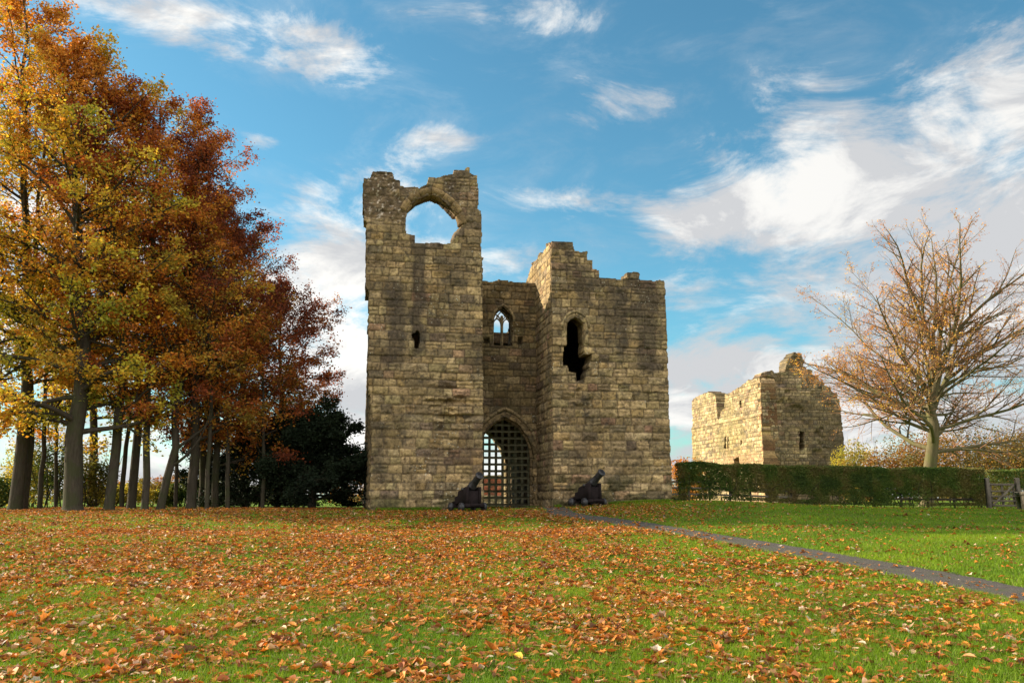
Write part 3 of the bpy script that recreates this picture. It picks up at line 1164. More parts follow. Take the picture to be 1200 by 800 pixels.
# ------------------------------------------------------------------ keep ruin, further back
d = ray(897, 560)
K0 = EYE + d * 85 / d[1]
K0 = np.array([K0[0], K0[1], 0.0])
KU, KV = U, Vd
keep = thing('ruined_keep', 'sunlit ruined stone keep behind the hedge with a jagged roofless top', 'ruined keep', loc=(K0[0], K0[1], float(ground_z(K0[0], K0[1]))))
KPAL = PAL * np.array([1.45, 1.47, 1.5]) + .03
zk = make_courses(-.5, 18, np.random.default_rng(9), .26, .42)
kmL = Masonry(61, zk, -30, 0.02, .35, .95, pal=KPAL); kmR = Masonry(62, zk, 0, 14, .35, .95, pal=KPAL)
KL = trace(K0, -KV, [(892, 452), (890, 444), (888, 442.5), (884, 443.5), (880, 445), (876, 446), (871, 450), (866, 454), (860, 457), (855, 461), (850, 462), (849, 478), (845, 482), (843, 491), (841.5, 492), (840, 475), (838, 461.5), (834, 460.5), (830, 459), (827, 460), (820, 463), (816, 465), (811, 469)])
kl_end = plane_pt(K0, -KV, 811.5, 520)[0]
KL = [(0.03, KL[0][1])] + KL + [(kl_end, -.5), (0.03, -.5)]
KLo = [trace(K0, -KV, q) for q in ([(850.5, 512), (852, 511), (852.3, 525), (850.5, 525)], [(853.3, 512), (854.8, 511), (855.2, 526), (853.5, 526)], [(869, 515), (871, 515), (871, 521), (869, 521)],
                                  [(867.3, 470), (869.3, 469), (869.3, 478), (867.3, 478)], [(861.5, 537), (868, 536), (868, 556), (861.5, 556)])]


def kl_surf(u, z):
    dep, c = kmL(u, z, 1.5, .045)
    sz = plane_pt(K0, -KV, 850, 494)[1]
    dep = dep + .12 * np.exp(-((z - sz) / .15) ** 2) + .1 * (z < sz)
    gr = sst(fbm(u * .35, z * .35, 301, 4), .5, .62) * .3
    c = stain_or_shade(c, gr, (.22, .20, .08))
    c = c + np.where(u > -.45 - .25 * (np.floor(z / .4) % 2), 1.0, 0.0)[..., None] * np.array([.02, -.012, -.018]) + c * 0
    pk = sst(fbm(u * .4, z * .4, 303, 4), .52, .62) * (z < 6) * .4
    c = stain_or_shade(c, pk, (.42, .26, .17))
    return dep, c


def kl_mask(u, z):
    m = inpoly(u, z, KL)
    for h in KLo: m &= ~inpoly(u, z, h)
    return m


def keep_slab(*a, **k):
    o = slab(*a, parent=None, rag=.16, **k)
    reparent(o, keep)


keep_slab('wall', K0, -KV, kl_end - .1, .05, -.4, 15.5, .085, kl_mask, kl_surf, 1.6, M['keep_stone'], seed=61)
KR = trace(K0, KU, [(892, 450), (890.5, 442), (892, 437), (899, 435), (908, 434), (910, 437), (916, 436), (923, 435), (922, 422), (926, 419), (930, 413), (938, 413.5), (940, 417), (943.6, 421), (944, 432), (951, 433), (951, 439), (959, 441), (959, 446), (967, 447), (968, 452), (976, 453), (977, 458), (983, 460), (989, 520)])
kr_end = KR[-1][0]
KR = [(-.02, KR[0][1])] + KR[1:] + [(kr_end, -.5), (-.02, -.5)]
KRw = trace(K0, KU, [(936, 508), (938, 505), (942, 506), (943, 527), (937, 528)])


def kr_surf(u, z):
    dep, c = kmR(u, z, 1.8, .05)
    dep = dep - .35 * sst(fbm(u * .5, z * .5, 310, 4), .5, .62)
    s = .55 * sst(fbm(u * .5, z * .3, 311, 4), .42, .6)
    c = stain_or_shade(c, s, (.085, .075, .045))
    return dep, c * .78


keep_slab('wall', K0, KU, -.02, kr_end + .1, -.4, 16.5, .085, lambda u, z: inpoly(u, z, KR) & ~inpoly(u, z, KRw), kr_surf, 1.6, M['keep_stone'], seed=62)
kL = -kl_end
keep_slab('wall', K0 + KU * (kr_end - .05), KV, .2, kL, -.4, 13, .15, lambda u, z: z < 11.5 + .8 * (fbm(u, u * 0, 320, 3) - .5), kr_surf, 1.5, M['keep_stone'], K=2, seed=63)
keep_slab('wall', K0 + KV * (kL - 1.7), KU, .2, kr_end, -.4, 13, .15, lambda u, z: z < 10.5 + .8 * (fbm(u, u * 0, 321, 3) - .5), kr_surf, 1.5, M['keep_stone'], K=2, seed=64)

# ------------------------------------------------------------------ trees


def norm(a):
    return a / (np.linalg.norm(a, axis=-1, keepdims=True) + 1e-9)


def grow(rng, st, di, L, K, bend, wob):
    """batched curved branches; bend adds a constant pull per metre-fraction"""
    N = len(st)
    P = np.empty((N, K, 3)); P[:, 0] = st
    d = norm(di)
    step = (L / (K - 1))[:, None]
    for k in range(1, K):
        d = norm(d + np.asarray(bend) / (K - 1) + rng.normal(0, wob, (N, 3)))
        P[:, k] = P[:, k - 1] + d * step
    return P


def pick(P, ts):
    """points and directions at fractions ts on polylines P (N,K,3)"""
    K = P.shape[1]
    x = np.clip(ts * (K - 1), 0, K - 1.001)
    i = x.astype(int); f = (x - i)[:, None]
    n = np.arange(len(P))
    a = P[n, i]; b = P[n, i + 1]
    return a * (1 - f) + b * f, norm(b - a)


def leaf_mesh(rng, C, size, flat=0.55, nz=None):
    """rhombic slightly folded leaves; C centres"""
    N = len(C)
    d = norm(rng.normal(0, 1, (N, 3)) * np.array([1, 1, flat]))
    n = norm(np.cross(d, rng.normal(0, 1, (N, 3)) * np.array([1, 1, .45]) + 1e-3))
    s = size * rng.uniform(.65, 1.35, N)
    l = d * (s * .5)[:, None]; w = n * (s * .30)[:, None]
    f = np.cross(d, n) * (s * .10)[:, None]
    V = np.stack([C - l, C + w + f, C + l, C - w + f], 1).reshape(-1, 3)
    F = np.arange(4 * N).reshape(N, 4)
    return V, F


def leaf_cols(rng, C, pal, seed, hz=None, clump=.5, gain=1.0):
    pal = np.array(pal)
    n = len(C)
    k = fbm(C[:, 0] * clump + C[:, 2] * .31, C[:, 2] * clump + C[:, 1] * .37, seed, 3)
    k = (k - .5) * 2.2 + .5 + rng.normal(0, .16, n)
    if hz is not None: k = k + hz
    x = np.clip(k, 0, .999) * (len(pal) - 1)
    i = x.astype(int); f = (x - i)[:, None]
    c = pal[i] * (1 - f) + pal[np.minimum(i + 1, len(pal) - 1)] * f
    return np.clip(c * gain * rng.uniform(.6, 1.35, n)[:, None], .003, .8)


def tree(name, label, cat, group, base, H, r0, seed, prof, pal, crown0=.2, crown1=1.0, nl=30, ns=9, nt=6, nleaf=14, leaf=.13, lean=(0, 0), leaders=0, n4=0,
         limb_el=(.35, 1.1), droop=-.15, bark='bark', twigmat=None, leafmat='leaf', spread=.22, hzc=None, bare=0.0, twigr=.006, squash=1.0, zlim=None, limbr=.32, sag=0.0, biasdir=None, bare_low=(), trunkK=14, spray=.5):
    rng = np.random.default_rng(seed)
    z0 = float(ground_z(base[0], base[1])) - .05
    root = thing(name, label, cat, group, (base[0], base[1], z0))
    lean = (lean[0] + (base[0] / base[1]) * .183 * H * 1.0, lean[1])
    t = np.linspace(0, 1, trunkK)
    HT = H if not leaders else H * .50
    TP = np.column_stack([base[0] + lean[0] * t ** 1.3, base[1] + lean[1] * t ** 1.3, z0 + HT * t * .97])
    wv = np.cumsum(rng.normal(0, .020 * H / 10, (trunkK, 2)), axis=0) * np.minimum(1, t[:, None] * 6) * 2.6
    TP[:, :2] += wv
    TR = r0 * (1 - (.92 if not leaders else .55) * t) ** .85 + .01
    TR[0] *= 1.55; 
    TPi = np.vstack([TP[0], TP[0] * .93 + TP[1] * .07, TP[0] * .8 + TP[1] * .2, TP[1:]])
    TRi = np.r_[r0 * 1.55, r0 * 1.18, r0 * 1.02, TR[1:]]
    W_V, W_F = [], []
    off = 0
    fine_mesh = None

    def addt(P, Rr, s):
        nonlocal off
        V, Fq = tubes(P, Rr, s)
        W_V.append(V); W_F.append(Fq + off); off += len(V)
    addt(TPi[None], TRi[None], 12)
    for (hz0, a0, l0) in bare_low:
        s0 = np.array([[np.interp(z0 + hz0, TP[:, 2], TP[:, 0]), np.interp(z0 + hz0, TP[:, 2], TP[:, 1]), z0 + hz0]])
        Pb = grow(rng, s0, np.array([[math.cos(a0), math.sin(a0), .5]]), np.array([l0]), 9, (0, 0, .9), .06)
        addt(Pb, np.linspace(.075, .02, 9)[None], 7)
        for q in range(3, 9):
            Pt = grow(rng, Pb[0, q:q + 1], rng.normal(0, 1, (1, 3)) + np.array([[math.cos(a0), 0, .3]]), np.array([l0 * .35]), 5, (0, 0, .2), .12)
            addt(Pt, np.linspace(.018, .006, 5)[None], 4)
    # limbs
    tt = crown0 + (crown1 - crown0) * (np.arange(nl) + rng.uniform(0, 1, nl)) / nl
    tt = np.clip(tt, 0, .985)
    st, _ = pick(np.repeat(TP[None], nl, 0), tt)
    azm = np.arange(nl) * 2.39996 + rng.uniform(-.5, .5, nl)
    if biasdir is not None:
        azm = np.where(rng.uniform(0, 1, nl) < biasdir[1], biasdir[0] + rng.normal(0, .7, nl), azm)
    rel = (tt - crown0) / (crown1 - crown0 + 1e-6)
    elv = limb_el[0] + (limb_el[1] - limb_el[0]) * rel + rng.normal(0, .12, nl)
    L = np.array([prof(x) for x in rel]) * rng.uniform(.78, 1.15, nl) / np.maximum(np.cos(elv * .7), .45)
    di = np.column_stack([np.cos(azm) * np.cos(elv), np.sin(azm) * np.cos(elv), np.sin(elv)])
    K = 9
    P1 = grow(rng, st, di, L, K, (0, 0, droop), .10)
    rl = np.minimum(r0 * limbr * (1.15 - tt) * np.sqrt(L / 4), .3 * r0 + .02) + .012
    if leaders:
        P1[:, :, 2] = P1[:, :, 2]
        ts = rng.uniform(.55, .98, leaders); ts[:2] = .97
        s5, _ = pick(np.repeat(TP[None], leaders, 0), ts)
        a5 = np.arange(leaders) * 2.4 + rng.uniform(-.4, .4, leaders)
        e5 = np.linspace(1.38, .55, leaders) + rng.normal(0, .05, leaders)
        L5 = H * (.47 + .055 * np.sin(e5)) * rng.uniform(.95, 1.06, leaders)
        d5 = np.column_stack([np.cos(a5) * np.cos(e5), np.sin(a5) * np.cos(e5), np.sin(e5)])
        P5 = grow(rng, s5, d5, L5, K, (0, 0, -.05), .11)
        r5 = np.full(leaders, r0 * .36)
        P1 = np.concatenate([P1, P5]); L = np.concatenate([L, L5 * .85]); rl = np.concatenate([rl, r5])
    addt(P1, rl[:, None] * (1 - .88 * np.linspace(0, 1, K)) ** .9, 7)
    # sub-branches
    def sub(P, Lp, rp, n, K, t0, ang, fl, lf, wob, sides, bend):
        N = len(P) * n
        PP = np.repeat(P, n, 0); LL = np.repeat(Lp, n); rr = np.repeat(rp, n)
        ts = t0 + (1 - t0) * (np.tile(np.arange(n), len(P)) + rng.uniform(0, 1, N)) / n
        s, d = pick(PP, ts)
        side = norm(np.cross(d, rng.normal(0, 1, (N, 3)) * np.array([.6, .6, 1.2]))) * np.array([1, 1, fl])
        d2 = norm(d * math.cos(ang) + norm(side) * math.sin(ang) * rng.uniform(.6, 1.3, N)[:, None])
        L2 = LL * lf * (1.15 - .75 * ts) * rng.uniform(.6, 1.3, N)
        Q = grow(rng, s, d2, L2, K, bend, wob)
        r2 = np.maximum(rr * (1.05 - .85 * ts) * .62, twigr)
        addt(Q, r2[:, None] * (1 - .75 * np.linspace(0, 1, K)), sides)
        return Q, L2, r2
    P2, L2, r2 = sub(P1, L, rl, ns, 6, .16, .85, spray, .42, .10, 5, (0, 0, droop * .6 + .12))
    if n4:
        wood = mesh_obj('trunk', np.concatenate(W_V), [np.concatenate(W_F)], M[bark], smooth=True)
        reparent(wood, root)
        W_V, W_F = [], []
        off = 0
    P3, L3, r3 = sub(P2, L2, r2, nt, 5, .12, .75, spray, .50, .10, 3, (0, 0, -sag))
    if n4:
        P3b, L3b, r3b = sub(P3, L3, r3, n4, 4, .15, .65, spray, .62, .12, 3, (0, 0, .1))
        P3 = P3b
    wood = mesh_obj('twigs' if n4 else 'trunk', np.concatenate(W_V), [np.concatenate(W_F)], M['twig' if n4 else bark], smooth=True)
    reparent(wood, root)
    # leaves along the finest twigs (and a few on the tips of the middle ones)
    n3 = len(P3)
    keepm = rng.uniform(0, 1, n3) > bare
    P3k = P3[keepm]
    if nleaf >= 1:
        PP = np.repeat(P3k, int(nleaf), 0)
        ts = rng.uniform(.05, 1.0, len(PP))
        C, _ = pick(PP, ts)
        C = C + rng.normal(0, spread, C.shape) * np.array([1, 1, squash]) * rng.uniform(.2, 1, len(C))[:, None]
    else:
        kk = rng.uniform(0, 1, len(P3k)) < nleaf
        C, _ = pick(P3k[kk], rng.uniform(.3, 1.0, kk.sum()))
        C = C + rng.normal(0, .04, C.shape)
    if zlim is not None:
        C = C[C[:, 2] > zlim]
    C = C[C[:, 2] > ground_z(C[:, 0], C[:, 1]) + .1]
    V, Fq = leaf_mesh(rng, C, leaf)
    hzv = None if hzc is None else hzc(C)
    cc = leaf_cols(rng, C, pal, seed, hzv, gain=1.3 if leafmat == 'leaf' else 1.0)
    cr = mesh_obj('crown', V, [Fq], M[leafmat], colr=np.repeat(cc, 4, 0))
    reparent(cr, root)
    return root


# palettes run from yellow-green through orange to dark rust
P_YEL = [(.24, .25, .03), (.40, .33, .03), (.52, .35, .03), (.52, .26, .025), (.42, .16, .02)]
P_ORA = [(.30, .24, .03), (.46, .27, .028), (.50, .20, .02), (.42, .13, .016), (.27, .07, .016)]
P_RED = [(.24, .16, .022), (.36, .16, .02), (.35, .105, .018), (.27, .066, .016), (.15, .036, .014)]


def dome(Rm, lowf=.8):
    return lambda x: Rm * (lowf + (1 - lowf) * math.sin(min(1, x * 2.2) * math.pi / 2)) * (1 - x ** 2.2) ** .6 + .5


def bx(px, Y):
    """ground position under a picture column at a depth"""
    d = ray(px, 590)
    p = EYE + d * Y / d[1]
    return (float(p[0]), float(p[1]))


GW = 'autumn trees on the left of the lawn'
hup = lambda k, z0: (lambda C: (C[:, 2] - z0) * k)
tree('maple_tree', 'tallest golden tree with the thickest grey trunk, second crown from the photo edge', 'tree', GW, bx(86, 35.5), 20.5, .37, 101, dome(4.3), P_YEL, crown0=.145, nl=48, ns=10, nt=7, nleaf=10, leaf=.15, droop=-.3,
     hzc=hup(.035, 9), spread=.25, lean=(.3, 0))
tree('maple_tree', 'twin stemmed golden green tree at the left photo edge', 'tree', GW, bx(18, 37), 25, .26, 102, dome(4.8), P_YEL, crown0=.14, droop=-.3, nl=40, ns=9, nt=7, nleaf=12, leaf=.15, hzc=hup(.03, 11), spread=.25)
tree('maple_tree', 'slim leaning tree right beside the twin stemmed one', 'tree', GW, bx(28, 38), 19, .17, 103, dome(3.2), P_YEL, crown0=.3, nl=22, ns=8, nt=6, nleaf=11, leaf=.14, lean=(1.6, 0))
tree('maple_tree', 'thin forked sapling in front of the shrubs near the left edge', 'tree', GW, bx(47, 39), 11, .11, 104, dome(2.4), P_YEL, crown0=.18, nl=16, ns=7, nt=5, nleaf=11, leaf=.14)
tree('beech_tree', 'straight tree with a smooth lighter trunk and low orange sprays, third large trunk', 'tree', GW, bx(128, 36.5), 18.6, .21, 105, dome(3.6), P_ORA, crown0=.21, nl=36, ns=9, nt=7, nleaf=13, leaf=.13, hzc=hup(.04, 9), droop=-.3)
tree('beech_tree', 'dark orange tree just right of the smooth lighter trunk', 'tree', GW, bx(154, 38.5), 18.8, .19, 106, dome(3.6), P_ORA, crown0=.21, droop=-.3, nl=34, ns=9, nt=7, nleaf=10, leaf=.12, hzc=hup(.05, 8))
tree('beech_tree', 'slender tree in the middle of the row of dark trunks', 'tree', GW, bx(170, 37), 19.2, .15, 107, dome(3.3), P_ORA, crown0=.30, nl=26, ns=9, nt=6, nleaf=9, leaf=.12, lean=(.7, .3))
tree('beech_tree', 'tree leaning right with two bare low branches', 'tree', GW, bx(188, 37.5), 18.3, .17, 108, dome(3.5), P_ORA, crown0=.26, droop=-.2, nl=32, ns=9, nt=7, nleaf=10, leaf=.12, lean=(1.3, .2), hzc=hup(.05, 7), bare_low=((1.9, -.1, 3.0), (2.7, .1, 3.2)))
tree('beech_tree', 'broad rust red tree rising behind the middle of the row', 'tree', GW, bx(224, 38.5), 16.6, .22, 109, dome(3.3), P_RED, crown0=.18, droop=-.3, nl=38, ns=10, nt=7, nleaf=10, leaf=.12, bare=.04, hzc=lambda C: -.35 + (C[:, 2] - 4) * .055)
tree('beech_tree', 'thin dark trunk close behind the broad rust red tree', 'tree', GW, bx(236, 42), 15.6, .17, 110, dome(3.3), P_RED, crown0=.32, nl=26, ns=9, nt=6, nleaf=9, leaf=.12, bare=.05)
tree('beech_tree', 'dark stemmed russet tree left of the dark yew', 'tree', GW, bx(252, 40.5), 15.2, .17, 111, dome(3.5), P_RED, crown0=.13, droop=-.3, nl=40, ns=10, nt=7, nleaf=10, leaf=.12, bare=.05, hzc=lambda C: -.30 + (C[:, 2] - 3) * .06)
tree('beech_tree', 'russet tree whose crown overhangs the left half of the dark yew', 'tree', GW, bx(288, 43), 14.0, .17, 112, dome(3.9), P_RED, crown0=.13, droop=-.3, nl=44, ns=10, nt=7, nleaf=10, leaf=.12, bare=.05, hzc=lambda C: -.25 + (C[:, 2] - 3) * .06)
tree('beech_tree', 'rightmost and lowest russet tree of the row, nearest the castle', 'tree', GW, bx(325, 45), 11.3, .17, 113, dome(3.4), P_RED, crown0=.14, droop=-.3, nl=44, ns=10, nt=7, nleaf=10, leaf=.12, bare=.06, hzc=lambda C: -.12 + (C[:, 2] - 3) * .06)
tree('beech_tree', 'gold and brown tree standing deep behind the thick grey trunk', 'tree', GW, bx(108, 45), 19, .22, 114, dome(4.5), P_ORA, crown0=.25, nl=34, ns=9, nt=6, nleaf=12, leaf=.14)
tree('maple_tree', 'yellow tree partly outside the left photo edge', 'tree', GW, bx(-45, 35), 22, .3, 115, dome(4.6), P_YEL, crown0=.22, nl=34, ns=9, nt=6, nleaf=12, leaf=.15)

tree('beech_tree', 'very thin young tree close to the right side of the leaning tree', 'tree', GW, bx(206, 41), 11, .09, 116, dome(2.2), P_ORA, crown0=.4, nl=16, ns=7, nt=5, nleaf=11, leaf=.12)
tree('beech_tree', 'thin young tree between the small and lower dark evergreens', 'tree', GW, bx(267, 39.5), 10, .10, 117, dome(2.2), P_RED, crown0=.4, nl=16, ns=7, nt=5, nleaf=11, leaf=.12)
tree('maple_tree', 'slim pale stem left of the thickest grey trunk', 'tree', GW, bx(66, 42), 12, .09, 118, dome(2.2), P_YEL, crown0=.35, nl=16, ns=7, nt=5, nleaf=11, leaf=.14)

tree('beech_tree', 'thin dark trunk directly right of the broad rust red tree', 'tree', GW, bx(243, 38), 12, .10, 119, dome(2.4), P_RED, crown0=.3, nl=18, ns=7, nt=5, nleaf=10, leaf=.12, lean=(.4, 0))
tree('beech_tree', 'thin dark stem against the left half of the dark yew', 'tree', GW, bx(308, 40), 9, .09, 120, dome(2.3), P_RED, crown0=.25, nl=20, ns=7, nt=5, nleaf=10, leaf=.12)
tree('beech_tree', 'thin trunk between the straight smooth tree and the dark orange tree', 'tree', GW, bx(143, 41), 13, .11, 121, dome(2.6), P_ORA, crown0=.3, nl=18, ns=7, nt=5, nleaf=10, leaf=.12)

# dark evergreens under the beeches
P_YEW = [(.010, .016, .009), (.014, .022, .011), (.020, .032, .014)]
tree('yew_tree', 'near black evergreen yew whose branches reach towards the castle wall', 'tree', 'dark evergreens beneath the russet trees', bx(366, 41.5), 3.9, .20, 201, lambda x: 3.5 * (1 - .72 * x) + .3, P_YEW, crown0=.10, nl=46, ns=12, nt=8, nleaf=18, leaf=.13,
     limb_el=(.25, .7), droop=-.1, leafmat='needle', spread=.20, sag=.3)
tree('yew_tree', 'lower dark evergreen between thin trunks left of the yew', 'tree', 'dark evergreens beneath the russet trees', bx(306, 43), 3.6, .13, 202, lambda x: 2.9 * (1 - .7 * x) + .3, P_YEW, crown0=.05, nl=30, ns=9, nt=7, nleaf=15, leaf=.13,
     limb_el=(.1, .6), droop=-.2, leafmat='needle', spread=.2)
tree('yew_tree', 'small dark evergreen right behind the row of trunks', 'tree', 'dark evergreens beneath the russet trees', bx(248, 46), 4.0, .12, 203, lambda x: 2.0 * (1 - .7 * x) + .3, P_YEW, crown0=.08, nl=22, ns=8, nt=6, nleaf=13, leaf=.13,
     limb_el=(.1, .6), droop=-.2, leafmat='needle', spread=.2)

# the big nearly bare beech on the right
P_GLD = [(.60, .36, .06), (.58, .26, .04), (.45, .16, .03)]
M['bark_tree'] = M['bark_pale']
tree('beech_tree', 'large nearly bare spreading beech with pale limbs behind the hedge', 'tree', None, bx(1086, 52), 17.8, .40, 301, lambda x: 10.0 * (1 - .25 * x), P_GLD, crown0=.36, crown1=1.0, nl=20, ns=13, nt=9, nleaf=1.0, leaf=.10,
     limb_el=(.06, .8), droop=.16, bark='bark_pale', spread=.12, bare=.0, twigr=.0065, limbr=.28, spray=.85, leaders=15, n4=4, trunkK=10)


# ------------------------------------------------------------------ shrubs and hedges
def shrub(name, label, cat, group, base, w, h, dpt, pal, seed, n=5000, leaf=.14, mat='leaf', lumps=7, stems=7, hole=0.0):
    rng = np.random.default_rng(seed)
    z0 = float(ground_z(*base)) - .05
    root = thing(name, label, cat, group, (base[0], base[1], z0))
    cs = rng.uniform(-1, 1, (lumps, 3)) * np.array([w * .33, dpt * .33, 0]); cs[:, 2] = h * rng.uniform(.3, .66, lumps)
    rs = rng.uniform(.28, .42, lumps)
    k = rng.integers(0, lumps, n)
    d = norm(rng.normal(0, 1, (n, 3)))
    rr = rng.uniform(.35, 1.08, n) ** .6
    C = cs[k] + d * rr[:, None] * rs[k][:, None] * np.array([w * .85, dpt * .85, h * .95])
    # ragged sprigs
    C += (fbm(C[:, 0] * 2.5, C[:, 2] * 2.5, seed, 3) - .5)[:, None] * d * .5
    C = C[(C[:, 2] > .03) & (C[:, 2] < h * 1.08)]
    C = C + np.array([base[0], base[1], z0])
    V, Fq = leaf_mesh(rng, C, leaf)
    cr = mesh_obj('foliage', V, [Fq], M[mat], colr=np.repeat(leaf_cols(rng, C, pal, seed, clump=1.0), 4, 0)); reparent(cr, root)
    st = np.tile(np.array([[base[0], base[1], z0]]), (stems, 1)) + rng.uniform(-.15, .15, (stems, 3)) * np.array([w, dpt, 0])
    dd = np.column_stack([rng.normal(0, .4, stems) * w / 2, rng.normal(0, .3, stems), np.full(stems, h * .8)])
    P = grow(rng, st, dd, np.full(stems, h * .95), 6, (0, 0, .1), .12)
    V, Fq = tubes(P, np.full((stems, 1), .035) * (1 - .8 * np.linspace(0, 1, 6)), 5)
    o = mesh_obj('stem', V, [Fq], M['bark'], smooth=True); reparent(o, root)
    return root


G_GRN = [(.05, .085, .015), (.085, .12, .02), (.14, .15, .03)]
G_OLV = [(.09, .10, .02), (.18, .15, .03), (.26, .17, .035)]
G_ORA = [(.50, .30, .04), (.58, .27, .03), (.45, .16, .025)]
G_BRN = [(.13, .12, .03), (.24, .16, .03), (.36, .19, .035), (.28, .10, .03)]
G_YEL = [(.40, .34, .04), (.50, .38, .045), (.32, .30, .04)]
US = 'undergrowth beneath the left trees'
for i, (px, Y, w, h, pal, lab) in enumerate([
        (-5, 40, 3.0, 1.8, G_GRN, 'green bramble shrub at the left photo edge'),
        (58, 43, 3.2, 4.2, G_GRN, 'tall thin green shrub behind the forked sapling'),
        (104, 44, 2.6, 3.4, G_OLV, 'rounded olive shrub right of the thick grey trunk'),
        (140, 46, 3.0, 1.3, G_YEL, 'low yellow green shrub between the second and third trunks'),
        (207, 47, 2.4, 1.5, G_GRN, 'low bright green shrub behind the leaning tree'),
        (176, 50, 3.0, 1.6, G_OLV, 'low olive shrub seen between the slender trunks'),
        (38, 47, 3.2, 2.8, G_OLV, 'olive shrub behind the left twin stems'),
        (275, 60, 4.0, 1.5, G_GRN, 'low green shrub far behind the dark evergreens'),
        (22, 44, 3.0, 3.6, G_YEL, 'tall yellow leafed shrub behind the twin stems'),
        (120, 52, 4.5, 2.0, G_BRN, 'brown shrub far behind the second trunk'),
        (198, 56, 4.5, 2.2, G_BRN, 'brown shrub far behind the leaning tree'),
        (240, 50, 3.5, 2.4, G_GRN, 'green shrub behind the small dark evergreen')]):
    shrub('shrub', lab, 'shrub', US, bx(px, Y), w, h, 1.8, pal, 400 + i, n=3800, leaf=.12)
shrub('shrub', 'orange leafed shrub left of the castle wall beyond the lawn', 'shrub', None, bx(416, 62), 5.0, 5.2, 3.5, [(.42, .24, .05), (.42, .19, .035), (.3, .13, .03)], 420, n=3800, leaf=.12)
shrub('shrub', 'bright orange shrub between castle and keep behind the hedge', 'shrub', None, bx(806, 62), 2.6, 3.4, 2.5, G_ORA, 421, n=4500, leaf=.14)
shrub('shrub', 'bright yellow green tree right beside the keep wall', 'shrub', None, bx(1003, 76), 3.4, 6.4, 3.0, G_YEL, 422, n=5000, leaf=.16)
BG = 'brown and gold shrubs behind the hedge'
for i, (px, Y, w, h, pal, lab) in enumerate([
        (1035, 66, 6.5, 5.6, G_BRN, 'purple brown shrub left of the bare beech trunk'),
        (1075, 70, 7, 6.0, G_OLV, 'dull olive shrub directly behind the bare beech trunk'),
        (1122, 64, 7.5, 6.2, G_BRN, 'tall golden shrub right of the bare beech trunk'),
        (1165, 70, 8, 6.6, [(.035, .05, .015), (.06, .08, .02), (.1, .11, .025)], 'dark green shrub among the golden ones near the right edge'),
        (1196, 62, 7.5, 5.8, G_BRN, 'golden brown shrub above the timber gate'),
        (1240, 64, 8, 6.5, G_OLV, 'olive shrub at the right photo edge')]):
    shrub('shrub', lab, 'shrub', BG, bx(px, Y), w, h, 3.5, pal, 440 + i, n=7500, leaf=.15, lumps=10)

# distant hedgerow trees on the horizon
rngd = np.random.default_rng(77)
far = MB()
C = []
for k in range(140):
    X = rngd.uniform(-260, 300); Y = rngd.uniform(200, 300)
    h = rngd.uniform(2.0, 5.5); w = h * rngd.uniform(1.0, 2.4)
    n = 180
    d = norm(rngd.normal(0, 1, (n, 3)))
    C.append(np.array([X, Y, float(ground_z(X, Y)) + h * .45]) + d * rngd.uniform(.5, 1, n)[:, None] * np.array([w, w, h * .55]))
C = np.concatenate(C)
V, Fq = leaf_mesh(rngd, C, 1.5)
o = mesh_obj('distant_woodland', V, [Fq], M['leaf'], colr=np.repeat(leaf_cols(rngd, C, [(.05, .06, .025), (.09, .09, .035), (.15, .11, .04)], 5, clump=.05), 4, 0))
tag(o, 'low far off woodland along the horizon', 'woodland', kind='stuff')


